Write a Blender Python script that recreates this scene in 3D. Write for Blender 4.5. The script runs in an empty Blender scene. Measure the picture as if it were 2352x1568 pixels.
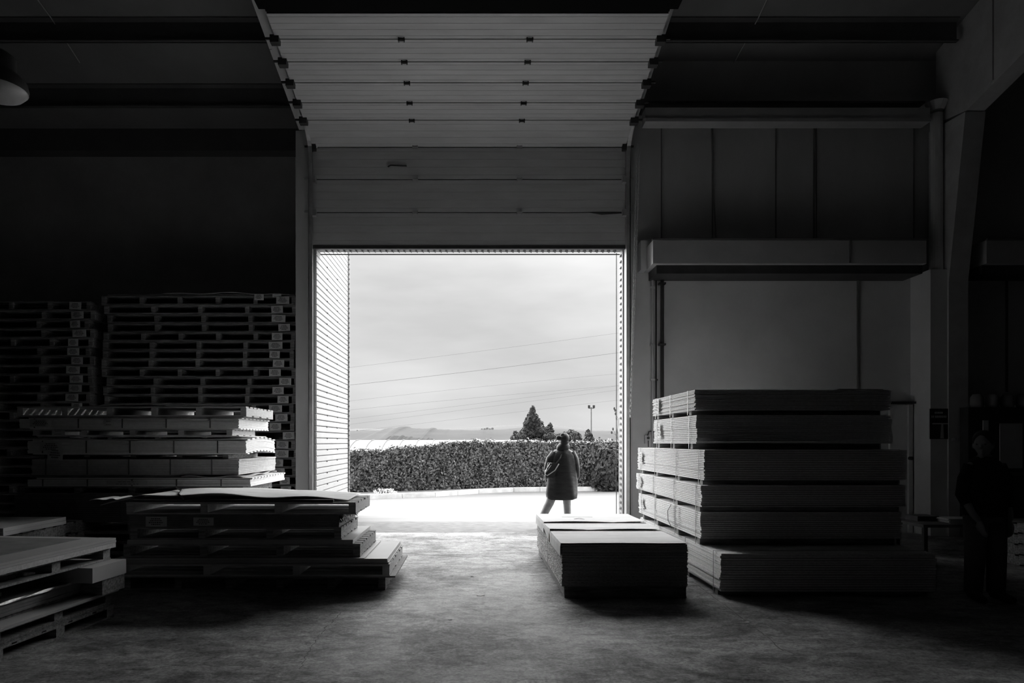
import bpy, bmesh, math, random
import numpy as np
from mathutils import Vector, Matrix
random.seed(7); RNG = np.random.default_rng(11)
S = bpy.context.scene; COL = S.collection
F = 1568.0; HX = 1090.0; HY = 1015.0; HC = 1.5
def PX(px, d): return (px - HX) / F * d
def PZ(py, d): return HC + (HY - py) / F * d

# ---------------------------------------------------------------- camera, sky, exposure
cam = bpy.data.objects.new('camera', bpy.data.cameras.new('camera')); COL.objects.link(cam)
cam.location = (0, 0, HC); cam.rotation_euler = (math.pi / 2, 0, 0)
cam.data.sensor_width = 36; cam.data.lens = 24.0
cam.data.shift_x = (1176 - HX) / 2352; cam.data.shift_y = (HY - 784) / 2352
cam.data.clip_end = 6000
S.camera = cam
S.view_settings.view_transform = 'Standard'; S.view_settings.look = 'None'
S.view_settings.gamma = 1; S.view_settings.use_curve_mapping = False
S.view_settings.exposure = 0.0
w = bpy.data.worlds.new('overcast_sky'); S.world = w; w.use_nodes = True
nt = w.node_tree; nt.nodes.clear(); N = nt.nodes; L = nt.links
def nd(t, **k):
    n = N.new(t)
    for a, b in k.items(): setattr(n, a, b)
    return n
tc = nd('ShaderNodeTexCoord'); sx = nd('ShaderNodeSeparateXYZ'); L.new(tc.outputs['Generated'], sx.inputs[0])
rmp = nd('ShaderNodeValToRGB'); L.new(sx.outputs[2], rmp.inputs[0])
e = rmp.color_ramp.elements
def g3(v): return (v, v, v, 1)
e[0].position = 0.0; e[0].color = g3(.20); e[1].position = 1.0; e[1].color = g3(1.0)
for p_, v_ in ((.005, .205), (.06, .205), (.16, .222), (.27, .245), (.36, .33), (.6, .62)):
    q = e.new(p_); q.color = g3(v_)
mp = nd('ShaderNodeMapping'); mp.inputs['Scale'].default_value = (2.2, 2.2, 9.0); mp.inputs['Location'].default_value = (.4, .1, .35)
L.new(tc.outputs['Generated'], mp.inputs[0])
nz = nd('ShaderNodeTexNoise'); nz.inputs['Scale'].default_value = 1.25; nz.inputs['Detail'].default_value = 5; nz.inputs['Roughness'].default_value = .48
L.new(mp.outputs[0], nz.inputs['Vector'])
cr = nd('ShaderNodeMapRange'); cr.inputs[1].default_value = .32; cr.inputs[2].default_value = .68; cr.inputs[3].default_value = .80; cr.inputs[4].default_value = 1.12
L.new(nz.outputs[0], cr.inputs[0])
mu = nd('ShaderNodeMath', operation='MULTIPLY'); L.new(rmp.outputs[0], mu.inputs[0]); L.new(cr.outputs[0], mu.inputs[1])
# extra sky brightness added outside the camera's view to light the hall interior
def smooth(src, a, b_, hi_):
    r = nd('ShaderNodeMapRange', interpolation_type='SMOOTHSTEP'); r.inputs[1].default_value = a; r.inputs[2].default_value = b_; r.inputs[3].default_value = 0; r.inputs[4].default_value = hi_
    L.new(src, r.inputs[0]); return r.outputs[0]
SKY_UP, SKY_R, SKY_L = 2.2, 2.0, 4.2
ad = nd('ShaderNodeMath', operation='ADD'); L.new(smooth(sx.outputs[2], .27, .50, SKY_UP), ad.inputs[0]); L.new(smooth(sx.outputs[0], .27, .60, SKY_R), ad.inputs[1])
ng = nd('ShaderNodeMath', operation='MULTIPLY'); L.new(sx.outputs[0], ng.inputs[0]); ng.inputs[1].default_value = -1
ad2 = nd('ShaderNodeMath', operation='ADD'); L.new(ad.outputs[0], ad2.inputs[0]); L.new(smooth(ng.outputs[0], .24, .46, SKY_L), ad2.inputs[1])
mn_ = nd('ShaderNodeMath', operation='MINIMUM'); L.new(ad2.outputs[0], mn_.inputs[0]); mn_.inputs[1].default_value = 4.2
zen = nd('ShaderNodeMath', operation='MULTIPLY'); L.new(mn_.outputs[0], zen.inputs[0])
back = nd('ShaderNodeMath', operation='MULTIPLY'); L.new(smooth(sx.outputs[1], -.05, .30, 1.0), back.inputs[0])
inv = nd('ShaderNodeMath', operation='SUBTRACT'); inv.inputs[0].default_value = 1.0; L.new(smooth(sx.outputs[2], .62, .82, .9), inv.inputs[1])
L.new(inv.outputs[0], back.inputs[1]); L.new(back.outputs[0], zen.inputs[1]); mn_ = zen
ad3 = nd('ShaderNodeMath', operation='ADD'); L.new(mn_.outputs[0], ad3.inputs[0]); L.new(mu.outputs[0], ad3.inputs[1]); mu = ad3
bg = nd('ShaderNodeBackground'); L.new(mu.outputs[0], bg.inputs[0]); bg.inputs[1].default_value = 3.6
wo = nd('ShaderNodeOutputWorld'); L.new(bg.outputs[0], wo.inputs[0])

# ---------------------------------------------------------------- materials
def mat(name, v, rough=.75, var=.0, scale=4, stretch=(1, 1, 1), bump=0, metal=0, v2=None, detail=6, spec=.4, lo=.35, hi=.65, trans=0):
    m = bpy.data.materials.new(name); m.use_nodes = True; t = m.node_tree; b = t.nodes['Principled BSDF']
    b.inputs['Base Color'].default_value = g3(v); b.inputs['Roughness'].default_value = rough
    b.inputs['Metallic'].default_value = metal; b.inputs['Specular IOR Level'].default_value = spec
    if trans: b.inputs['Transmission Weight'].default_value = trans
    if var or v2 is not None or bump:
        c = t.nodes.new('ShaderNodeTexCoord'); mm = t.nodes.new('ShaderNodeMapping'); mm.inputs['Scale'].default_value = stretch
        t.links.new(c.outputs['Object'], mm.inputs[0])
        n = t.nodes.new('ShaderNodeTexNoise'); n.inputs['Scale'].default_value = scale; n.inputs['Detail'].default_value = detail; n.inputs['Roughness'].default_value = .62
        t.links.new(mm.outputs[0], n.inputs['Vector'])
        a, z = (v * (1 - var), v * (1 + var)) if v2 is None else (v, v2)
        r = t.nodes.new('ShaderNodeMapRange'); r.inputs[1].default_value = lo; r.inputs[2].default_value = hi; r.inputs[3].default_value = a; r.inputs[4].default_value = z
        t.links.new(n.outputs[0], r.inputs[0]); t.links.new(r.outputs[0], b.inputs['Base Color'])
        if bump:
            bm_ = t.nodes.new('ShaderNodeBump'); bm_.inputs['Strength'].default_value = bump; bm_.inputs['Distance'].default_value = .01
            t.links.new(n.outputs[0], bm_.inputs['Height']); t.links.new(bm_.outputs[0], b.inputs['Normal'])
    return m
M = dict(
    wood=mat('pallet_wood', .27, .8, .45, 5, (1, 8, 8), .3), wood2=mat('old_pallet_wood', .20, .85, .5, 5, (1, 8, 8), .3),
    wood3=mat('pale_wood', .52, .8, .15, 6, (1, 8, 8), .2),
    chip=mat('chipboard_edge', .76, .9, .14, 30, (1, 1, 3), .25), chipface=mat('chipboard_face', .27, .7, .12, 20),
    white=mat('white_board_edge', .86, .8, .05, 20), grey=mat('grey_board_edge', .50, .85, .1, 20),
    darkpack=mat('dark_board_pack', .16, .7, .2, 6), card=mat('cardboard', .40, .85, .12, 3, (1, 1, 1), .1),
    cover=mat('pale_cover_sheet', .85, .7, .10, 3, (.6, 3, 1), .15), carton=mat('corrugated_sheet_edge', .52, .9, .75, 42, (1, 1, 1.8), .8, lo=.40, hi=.60),
    laminate=mat('smooth_laminate', .42, .45, .06, 2), paper=mat('paper_label', .62, .8, .08, 8), ink=mat('label_ink', .03, .7),
    purlin=mat('painted_purlin', .13, .6, .1, 2), gstrap=mat('grey_plastic_strap', .22, .5), card2=mat('cut_cardboard_edge', .34, .85, .1, 8), matt=mat('matt_shade_black', .012, 1, spec=0), beamm=mat('painted_beam', .42, .8, .08, 1.5), joint=mat('panel_joint', .20, .8), strap=mat('plastic_strap', .62, .4), dstrap=mat('dark_plastic_strap', .12, .5),  # matt: near-black that stands in for the darkness past the raised door end
    film=mat('clear_plastic_film', .35, .18, .3, 12, (1, 1, 1), .9, spec=.8),
    plaster=mat('painted_concrete_wall', .68, .85, .07, 1.2), upper=mat('upper_wall_panel', .62, .8, .08, 1.4, (1, 1, .4)),
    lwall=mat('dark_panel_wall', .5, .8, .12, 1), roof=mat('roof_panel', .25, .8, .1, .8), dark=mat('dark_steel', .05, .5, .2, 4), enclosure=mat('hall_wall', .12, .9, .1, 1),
    steel=mat('galvanised_steel', .5, .42, .15, 6, metal=.5), concrete=mat('precast_concrete', .52, .85, .1, 3), pipe=mat('pipe_paint', .58, .55, .06, 2),
    door=mat('sectional_door_panel', .55, .55, .07, 2.5, (.5, 3, 3)), clad=mat('pale_wall_cladding', .33, .55, .05, 3), dline=mat('cladding_joint', .06, .8), screw=mat('screw_head', .12, .5, metal=.6),
    yard=mat('yard_concrete', .180, .85, .10, 1.2, (.4, 2, 1)), strip=mat('worn_threshold_concrete', .135, .85, .35, 9, (.5, 2, 1), lo=.4, hi=.6), kerb=mat('kerb_concrete', .62, .9, .15, 4, (1, 1, 1), .2),
    soil=mat('dry_soil', .16, .95, .3, 6), leafA=mat('laurel_leaf', .008, .3, v2=.10, scale=14, spec=.8, detail=3), core=mat('hedge_twigs', .02, .9), leafB=mat('conifer_needle', .022, .7, v2=.07, scale=3), bark=mat('tree_bark', .06, .9, .3, 10),
    leafC=mat('round_tree_leaf', .03, .7, v2=.07, scale=3), flower=mat('white_flower', .85, .7, .2, 20),
    poly=mat('polytunnel_film', .27, .55, .04, 1), hoop=mat('polytunnel_hoop', .03, .5), field=mat('field_grass', .08, .95, .2, .02),
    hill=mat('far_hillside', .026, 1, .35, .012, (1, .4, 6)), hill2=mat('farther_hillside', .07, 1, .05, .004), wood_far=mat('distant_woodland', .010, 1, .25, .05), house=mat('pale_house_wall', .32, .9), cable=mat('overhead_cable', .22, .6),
    lamp=mat('lamp_diffuser', .45, .35, .1, 4), coat=mat('black_quilted_coat', .022, .6, .4, 9, (1, 1, 3), .6), jean=mat('pale_jeans', .36, .85, .15, 14), skin=mat('skin', .30, .6), hair=mat('dark_hair', .018, .6, .3, 30), shoe=mat('dark_shoe', .04, .6),
    sweater=mat('dark_sweater', .02, .9), trousers=mat('khaki_trousers', .16, .9, .1, 10), bagm=mat('black_bag', .02, .5), trim=mat('white_piping', .65, .5), signb=mat('dark_sign_board', .03, .5), signw=mat('sign_lettering', .5, .6),
)
# floor material: blotchy worn concrete with scuffs
fm = mat('worn_concrete_floor', .3, .6, spec=.42); t = fm.node_tree; b = t.nodes['Principled BSDF']
c = t.nodes.new('ShaderNodeTexCoord')
def noise(sc, st, det, ro=.6, dist=0):
    mm = t.nodes.new('ShaderNodeMapping'); mm.inputs['Scale'].default_value = st; t.links.new(c.outputs['Object'], mm.inputs[0])
    n = t.nodes.new('ShaderNodeTexNoise'); n.inputs['Scale'].default_value = sc; n.inputs['Detail'].default_value = det; n.inputs['Roughness'].default_value = ro; n.inputs['Distortion'].default_value = dist
    t.links.new(mm.outputs[0], n.inputs['Vector']); return n
def mrange(src, a, b_, x, y):
    r = t.nodes.new('ShaderNodeMapRange'); r.inputs[1].default_value = a; r.inputs[2].default_value = b_; r.inputs[3].default_value = x; r.inputs[4].default_value = y
    t.links.new(src, r.inputs[0]); return r.outputs[0]
def mul(a, b_):
    m_ = t.nodes.new('ShaderNodeMath'); m_.operation = 'MULTIPLY'; t.links.new(a, m_.inputs[0]); t.links.new(b_, m_.inputs[1]); return m_.outputs[0]
n1 = noise(1.1, (.8, 1, 1), 9, .72, .5); n2 = noise(9, (.8, 1.2, 1), 8, .78, 1.2); n3 = noise(45, (1, 1, 1), 5, .75); n4 = noise(2.8, (.6, 1.5, 1), 8, .72, .6)
v = mul(mrange(n1.outputs[0],   .40, .60, .17, .37), mrange(n2.outputs[0], .40, .60, .62, 1.25)); v = mul(v, mrange(n3.outputs[0], .40, .60, .70, 1.18)); v = mul(v, mrange(n4.outputs[0], .40, .58, .62, 1.15))
n5 = noise(16, (.5, 1.4, 1), 9, .8, 2.0); v = mul(v, mrange(n5.outputs[0], .34, .42, .45, 1.0))
t.links.new(mrange(v, .08, .34, .06, .62), b.inputs['Specular IOR Level'])
t.links.new(v, b.inputs['Base Color']); t.links.new(mrange(n4.outputs[0], .3, .7, .46, .72), b.inputs['Roughness'])
bp = t.nodes.new('ShaderNodeBump'); bp.inputs['Strength'].default_value = .25; bp.inputs['Distance'].default_value = .01; t.links.new(n2.outputs[0], bp.inputs['Height']); t.links.new(bp.outputs[0], b.inputs['Normal'])
M['floor'] = fm

# ---------------------------------------------------------------- mesh helpers
class MB:
    def __init__(s): s.v = []; s.f = []
    def add(s, vs, fs):
        o = len(s.v); s.v += [tuple(p) for p in vs]; s.f += [tuple(i + o for i in q) for q in fs]; return s
    def box(s, x0, x1, y0, y1, z0, z1, ch=0):
        vs = [(x0, y0, z0), (x1, y0, z0), (x1, y1, z0), (x0, y1, z0), (x0, y0, z1), (x1, y0, z1), (x1, y1, z1), (x0, y1, z1)]
        return s.add(vs, [(3, 2, 1, 0), (4, 5, 6, 7), (0, 1, 5, 4), (1, 2, 6, 5), (2, 3, 7, 6), (3, 0, 4, 7)])
    def prism(s, prof, axis, a0, a1):
        # prof: 2D polygon in the two other axes, extruded along axis
        def mk(p, a):
            return (a, p[0], p[1]) if axis == 'x' else (p[0], a, p[1]) if axis == 'y' else (p[0], p[1], a)
        n = len(prof); vs = [mk(p, a0) for p in prof] + [mk(p, a1) for p in prof]
        fs = [tuple(range(n)), tuple(range(2 * n - 1, n - 1, -1))] + [(i, i + n, (i + 1) % n + n, (i + 1) % n) for i in range(n)]
        return s.add(vs, fs)
    def tube(s, pts, r, n=8, cap=True):
        pts = [Vector(p) for p in pts]; k = len(pts); rs = r if isinstance(r, (list, tuple)) else [r] * k
        vs = []; up = None
        for i, p in enumerate(pts):
            tdir = (pts[min(i + 1, k - 1)] - pts[max(i - 1, 0)]).normalized()
            if up is None:
                up = tdir.orthogonal().normalized()
            up = (up - tdir * up.dot(tdir)).normalized(); sd = tdir.cross(up)
            for j in range(n):
                a = 2 * math.pi * j / n; vs.append(p + (up * math.cos(a) + sd * math.sin(a)) * rs[i])
        fs = [(i * n + j, i * n + (j + 1) % n, (i + 1) * n + (j + 1) % n, (i + 1) * n + j) for i in range(k - 1) for j in range(n)]
        if cap: fs += [tuple(range(n - 1, -1, -1)), tuple(range((k - 1) * n, k * n))]
        return s.add(vs, fs)
    def loft(s, secs, n=20, fold=0, nf=7):
        # secs: (cx,cy,cz,rx,ry)
        vs = []
        for k, (cx, cy, cz, rx, ry) in enumerate(secs):
            for j in range(n):
                a = 2 * math.pi * j / n; q = 1 + fold * math.sin(nf * a + k * .7)
                vs.append((cx + rx * q * math.cos(a), cy + ry * q * math.sin(a), cz))
        K = len(secs)
        fs = [(i * n + j, i * n + (j + 1) % n, (i + 1) * n + (j + 1) % n, (i + 1) * n + j) for i in range(K - 1) for j in range(n)]
        fs += [tuple(range(n - 1, -1, -1)), tuple(range((K - 1) * n, K * n))]
        return s.add(vs, fs)
    def lathe(s, prof, cx, cy, n=28):
        vs = []; 
        for (r, z) in prof:
            for j in range(n):
                a = 2 * math.pi * j / n; vs.append((cx + r * math.cos(a), cy + r * math.sin(a), z))
        K = len(prof)
        fs = [(i * n + j, i * n + (j + 1) % n, (i + 1) * n + (j + 1) % n, (i + 1) * n + j) for i in range(K - 1) for j in range(n)]
        return s.add(vs, fs)
    def grid(s, fn, nu, nv, thick=.003, tf=None):
        top = [fn(u / nu, v_ / nv) for v_ in range(nv + 1) for u in range(nu + 1)]; bot = [(x, y, z - thick) if tf is None else tf((x, y, z)) for x, y, z in top]
        W = nu + 1; o = len(top); fs = []
        for v_ in range(nv):
            for u in range(nu):
                a = v_ * W + u; fs.append((a, a + 1, a + W + 1, a + W)); fs.append((o + a + W, o + a + W + 1, o + a + 1, o + a))
        bd = [u for u in range(nu)] + [v_ * W + nu for v_ in range(nv)] + [nv * W + u for u in range(nu, 0, -1)] + [v_ * W for v_ in range(nv, 0, -1)]
        for i, a in enumerate(bd):
            b_ = bd[(i + 1) % len(bd)]; fs.append((b_, a, a + o, b_ + o))
        return s.add(top + bot, fs)
    def mesh(s, name):
        me = bpy.data.meshes.new(name); me.from_pydata(s.v, [], s.f); me.update()
        bm = bmesh.new(); bm.from_mesh(me); bmesh.ops.recalc_face_normals(bm, faces=bm.faces); bm.to_mesh(me); bm.free(); return me
    def build(s, name, m, parent=None, smooth=False, loc=None):
        me = s.mesh(name); me.materials.append(M[m] if isinstance(m, str) else m)
        return link(name, me, parent, smooth, loc)
def link(name, me, parent=None, smooth=False, loc=None):
    o = bpy.data.objects.new(name, me); COL.objects.link(o)
    if parent is not None: o.parent = parent
    if loc: o.location = loc
    if smooth:
        for p in me.polygons: p.use_smooth = True
    return o
def tag(o, label=None, cat=None, group=None, kind=None):
    if label: o['label'] = label
    if cat: o['category'] = cat
    if group: o['group'] = group
    if kind: o['kind'] = kind
    return o
def empty(name, loc, rz=0, **k):
    o = bpy.data.objects.new(name, None); COL.objects.link(o); o.location = loc; o.rotation_euler = (0, 0, rz); o.empty_display_size = .2
    return tag(o, **k)
def struct(o, label=None): return tag(o, label=label, kind='structure')
ORD = 'topmost second third fourth fifth sixth seventh eighth ninth tenth eleventh twelfth thirteenth fourteenth fifteenth sixteenth seventeenth eighteenth nineteenth twentieth twenty-first twenty-second twenty-third twenty-fourth twenty-fifth twenty-sixth twenty-seventh twenty-eighth twenty-ninth thirtieth'.split()

# ---------------------------------------------------------------- the hall
YW = 11.4; OX0, OX1, OZ = -2.63, 2.48, PZ(567, 11.36)
def roofz(y): return 7.86 + .245 * (YW - y)
struct(MB().box(-14, 16, -8, 11.36, -.3, 0).build('floor', 'floor'), 'worn grey concrete warehouse floor with cracks and scuffs')
struct(MB().prism([(-8, roofz(-8)), (11.65, roofz(11.65)), (11.65, roofz(11.65) + .2), (-8, roofz(-8) + .2)], 'x', -14, 16).build('ceiling', 'roof'), 'sloping roof panels of the warehouse')
struct(MB().prism([(11.65, roofz(11.65)), (13.6, roofz(13.6)), (13.6, roofz(13.6) + .2), (11.65, roofz(11.65) + .2)], 'x', -14, -2.63).build('ceiling_left_bay', 'roof'))
struct(MB().box(-14.3, 16.3, -8.3, -8, -.3, 13.2).build('wall_rear', 'enclosure'))
struct(MB().box(-14.3, -14, -8, 13.7, -.3, 13.2).build('wall_left', 'enclosure'))
struct(MB().box(16, 16.3, -8, 11.7, -.3, 13.2).build('wall_right', 'enclosure'))
struct(MB().box(-14, -2.9, 13.3, 13.5, -.3, 7.9).build('wall_left_bay', 'lwall'), 'plain dark wall of the recessed left bay')
struct(MB().box(-14, -2.88, 11.36, 13.3, -.3, 0).build('floor_left_bay', 'floor'))
# front wall around the opening
wf = MB(); wf.box(OX1 + .02, 16, YW, YW + .18, PZ(628, 11.4), roofz(11.4) + .1); wf.box(-2.63, OX1 + .02, YW, YW + .18, OZ, roofz(11.4) + .1)
struct(wf.build('wall_front_upper', 'upper'), 'dim upper wall panels above the door and beam')
struct(MB().box(OX1 + .02, 16, YW, YW + .18, -.3, PZ(628, 11.4)).build('wall_front', 'plaster'), 'pale plastered lower wall right of the door')
# wing wall on the left of the opening, core + outer cladding
struct(MB().box(-2.88, -2.675, YW - .03, 14.15, -.3, 8.0).build('wall_wing', 'lwall'), 'end of the wall that forms the left door post')
cl = MB(); z = -.05; pitch = .1015
while z < 6.2:
    cl.prism([(-2.665, z), (-2.635, z + .002), (-2.63, z + .012), (-2.63, z + pitch - .018), (-2.64, z + pitch - .010), (-2.665, z + pitch - .008)], 'y', YW - .03, 14.2); z += pitch
cw = struct(cl.build('wall_wing_cladding', 'clad'), 'pale horizontally ribbed metal cladding beside the doorway')
struct(MB().box(-2.668, -2.66, YW, 14.2, -.05, 6.2).build('trim_1', 'dline'))
sc_ = MB()
for k in range(4, 47):
    z = -.05 + pitch * k - .012
    if k % 2 == 0:
        for yy in (12.15, 13.05): sc_.tube([(-2.636, yy + .02 * (k % 3), z + .004), (-2.614, yy + .02 * (k % 3), z + .004)], .011, 6)
sc_.build('screws', 'screw', cw)
ce = MB().box(-2.66, -2.60, 14.19, 14.23, -.05, 6.2); z = .1
struct(ce.build('trim_2', 'clad'))
cd = MB()
while z < 6: cd.box(-2.612, -2.596, 14.165, 14.19, z, z + .03); z += pitch
struct(cd.build('trim_3', 'dline'))
# reveal of the opening: cladding profile seen end-on, top and right
rv = MB(); rv.box(OX1 - .005, OX1 + .03, YW + .02, YW + .32, 0, OZ); rv.box(OX0, OX1, YW + .02, YW + .26, OZ - .005, OZ + .03)
struct(rv.build('trim_4', 'clad'), 'pale metal reveal lining the doorway')
rt = MB(); z = .06
while z < OZ - .1:
    rt.prism([(OX1 - .03, z), (OX1 - .005, z + .02), (OX1 - .005, z + .045), (OX1 - .012, z + .03)], 'y', YW + .1, YW + .2); z += pitch
x = OX0 + .1
while x < OX1 - .05:
    rt.prism([(x, OZ - .005), (x + .03, OZ - .005), (x + .045, OZ - .035), (x + .02, OZ - .02)], 'y', YW + .08, YW + .2); x += pitch
struct(rt.build('trim_5', 'dline'))
rx = MB(); rx.box(OX1 - .05, OX1 - .04, YW + .31, YW + .33, 0, OZ); rx.box(OX0, OX1, YW + .25, YW + .27, OZ - .05, OZ - .035)
struct(rx.build('trim_6', 'dline'))
# roof purlins
for (y, h, x0, x1) in ((10.64, .33, -14, 7.5), (11.98, .36, -14, -2.9), (9.35, .33, -14, 7.5), (8.05, .33, -14, 7.5)):
    pb = MB().prism([(y, roofz(y)), (y, roofz(y) - h), (y - .02, roofz(y) - h), (y - .02, roofz(y) - .02), (y - .1, roofz(y - .1) - .02), (y - .1, roofz(y - .1))], 'x', x0, x1)
    pb.box(x0, x1, y - .07, y, roofz(y) - h, roofz(y) - h + .02)
    struct(pb.build('roof_purlin', 'purlin'), 'dark steel purlin crossing under the roof')
struct(MB().box(-14, -2.9, 13.0, 13.3, PZ(345, 13.0), roofz(13.0) + .05).build('eaves_beam', 'purlin'), 'dark eaves beam over the left bay wall')
# thin rods on the roof slope
for px, xx in ((95, -6.57), (1745, 4.32)):
    rd = MB().tube([(xx, 8, roofz(8) - .05), (xx + .05, 10.5, roofz(10.5) - .05), (xx, 11.36, roofz(11.36) - .06)], .008, 6)
    struct(rd.build('trim_7' if px < 1000 else 'trim_8', 'pipe'))
# right side: fascia, gutter duct, protruding beam, pilaster, portal column and rafter
X9 = 15.9
struct(MB().box(2.75, 7.25, 10.98, 11.4, PZ(238, 11.0), PZ(236, 11.0) + .02).build('trim_9', 'dark'))
gd = MB().box(PX(1482, 10.9), PX(2136, 10.9), 10.9, 11.12, PZ(280, 10.9), PZ(247, 10.9)); gd.box(PX(1482, 10.9), PX(2136, 10.9), 10.88, 10.9, PZ(280, 10.9), PZ(272, 10.9))
struct(gd.build('eaves_gutter', 'beamm'), 'horizontal duct running below the roof to the downpipe')
bb = MB().box(PX(1500, 10.8), 7.15, 10.8, 11.4, 4.325, PZ(551, 10.8)); bb.box(8.1, X9, 10.8, 11.4, 4.325, PZ(551, 10.8))
struct(bb.build('wall_beam', 'beamm'), 'projecting beam across the right wall')
bl = MB().box(PX(1498, 10.79), 7.16, 10.78, 10.82, PZ(552, 10.8), PZ(548, 10.8)); bl.box(8.1, X9, 10.78, 10.82, PZ(552, 10.8), PZ(548, 10.8))
struct(bl.build('trim_10', 'purlin'))
shade_box = MB().box(PX(1508, 10.9), 7.15, 10.9, 11.4, PZ(628, 10.9), 4.325); shade_box.box(8.1, X9, 10.9, 11.4, PZ(628, 10.9), 4.325); struct(shade_box.build('trim_41', 'dark'), 'dark strip standing in for the shade under the projecting beam')  # dark box put in for the shade in the recess below the beam
struct(MB().box(PX(1472, 11.2), PX(1500, 11.2), 11.2, 11.4, 4.33, PZ(552, 11.2)).build('trim_11', 'upper'))
pl = MB().box(7.28, 7.55, 10.9, 11.4, 0, PZ(620, 10.95)); struct(pl.build('pilaster', 'plaster'), 'plastered pilaster in front of the wall by the column')
dp = MB().tube([(PX(2151, 11.02), 11.02, PZ(620, 10.95)), (PX(2151, 11.02), 11.02, PZ(262, 11.02))], .092, 16); dp.tube([(PX(2151, 11.02), 11.02, PZ(255, 11.02)), (PX(2151, 11.02), 11.02, PZ(236, 11.02))], [.10, .16], 16)
struct(dp.build('downpipe', 'pipe', smooth=False), 'round downpipe left of the portal column')
cp = MB().prism([(11.35, 0), (11.35, 6.65), (10.5, 6.58), (10.87, 4.06), (10.87, 0)], 'x', 7.55, 7.86)
struct(cp.build('portal_column', 'concrete'), 'tapered concrete portal column')
rf = MB().prism([(11.2, roofz(11.2) - .02), (11.2, 6.72), (10.5, 6.6), (-4, 6.6 + .245 * 14.5), (-4, roofz(-4) - .02)], 'x', 7.57, 7.85)
struct(rf.build('portal_rafter', 'concrete'), 'deep concrete rafter rising from the column under the roof')
pg = MB().prism([(10.05, roofz(10.05) - .1), (10.05, 6.75), (9.95, 6.78), (9.95, roofz(9.95) - .1)], 'x', 7.545, 7.57)
struct(pg.build('trim_12', 'concrete'))
# wall joints / cables on the right wall
k = 13
for px, w_, y0_, y1_ in ((1518, .012, 282, 548), (1635, .02, 282, 548), (1781, .012, 282, 548), (1868, .02, 282, 548), (1874, .012, 282, 548), (2098, .012, 282, 548), (1968, .035, 630, 900), (2310, .03, 635, 900)):
    xx = PX(px, 11.39); struct(MB().box(xx, xx + w_, 11.375, 11.4, PZ(y1_, 11.39), PZ(y0_, 11.39)).build('trim_%d' % k, 'joint')); k += 1
struct(MB().tube([(PX(1636, 11.3), 11.34, PZ(282, 11.34)), (PX(1640, 11.3), 11.34, PZ(420, 11.34)), (PX(1646, 11.3), 11.34, PZ(546, 11.34))], .012, 6).build('trim_%d' % k, 'joint')); k += 1
struct(MB().box(PX(1950, 10.79), PX(1954, 10.79), 10.785, 10.8, 4.33, PZ(552, 10.8)).build('trim_%d' % k, 'joint')); k += 1
# conduits right of the doorway
def conduit(px, d, y0, y1, r, label, mt='dark', clips=()):
    root = MB().tube([(PX(px, d), d, PZ(y1, d)), (PX(px, d), d, PZ(y0, d))], r, 8).build('conduit_pipe', mt)
    tag(root, label, 'pipe')
    for cy in clips: MB().box(PX(px, d) - r * 1.8, PX(px, d) + r * 1.8, d - r * 1.3, YW, PZ(cy + 2, d), PZ(cy - 2, d)).build('clip', mt, root)
    return root
conduit(1499, 11.36, 630, 1240, .02, 'thin conduit pipe on the wall, leftmost beside the doorway', 'pipe', (660, 792, 872))
conduit(1507, 11.37, 630, 1240, .014, 'narrow middle conduit pipe on the wall beside the doorway', 'dark', (872,))
conduit(1521, 11.33, 605, 1235, .03, 'thicker dark conduit pipe on the wall with round clips', 'dark', (651, 791))
# wall switch box
sb = empty('switch_box', (PX(1487, 11.38), 11.38, PZ(1018, 11.38)), label='small switch box with a cable on the wall by the doorway', cat='switch box')
MB().box(-.05, .05, -.05, .02, 0, .13).build('housing', 'pipe', sb); MB().tube([(0, -.05, .09), (0, -.07, .09)], .022, 10).build('knob', 'dark', sb); MB().tube([(0, -.02, .13), (.02, -.03, .2), (.09, -.01, .21)], .008, 6).build('cable', 'dark', sb); MB().tube([(0, -.055, .05), (0, -.06, -.06)], .008, 6).build('lever', 'dark', sb)

# ---------------------------------------------------------------- sectional door, tracks, chain
DY = 11.28
seams = [(DY, PZ(563, DY)), (DY, PZ(488, DY)), (DY, PZ(412, DY)), (DY, PZ(338, DY))]
def incl(py):
    d = (4.88 + .245 * DY) / ((HY - py) / F + .245); return (d, PZ(py, d))
pts = seams + [incl(p) for p in (276, 236, 190, 142, 90, 30)]
DX0, DX1 = -2.67, 2.49
dr = empty('overhead_door', ((DX0 + DX1) / 2, DY, pts[0][1]), label='pale sectional overhead door rolled up under the roof above the opening', cat='overhead door')
o0 = Vector(dr.location)
for i in range(len(pts) - 1):
    (ya, za), (yb, zb) = pts[i], pts[i + 1]; dy, dz = yb - ya, zb - za; Ln = math.hypot(dy, dz); ty, tz = dy / Ln, dz / Ln; ny, nz_ = -tz, ty
    # outward thickness goes up/back, grooves on the room side
    def q(s_, t_): return (ya + ty * s_ + ny_o * t_ - o0.y, za + tz * s_ + nz_o * t_ - o0.z)
    ny_o, nz_o = tz, -ty
    pan = []
    cuts = [0.009] + [Ln * f_ for f_ in (.14, .38, .62, .86)] + [Ln - .009]
    prof = [q(cuts[0], .045)]; prof.append(q(cuts[0], 0.0))
    for c_ in cuts[1:-1]: prof += [q(c_ - .003, 0), q(c_ - .001, .004), q(c_ + .001, .004), q(c_ + .003, 0)]
    prof += [q(cuts[-1], 0), q(cuts[-1], .045)]
    MB().prism(prof, 'x', DX0 - o0.x, DX1 - o0.x).build('door_panel', 'door', dr)
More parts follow.
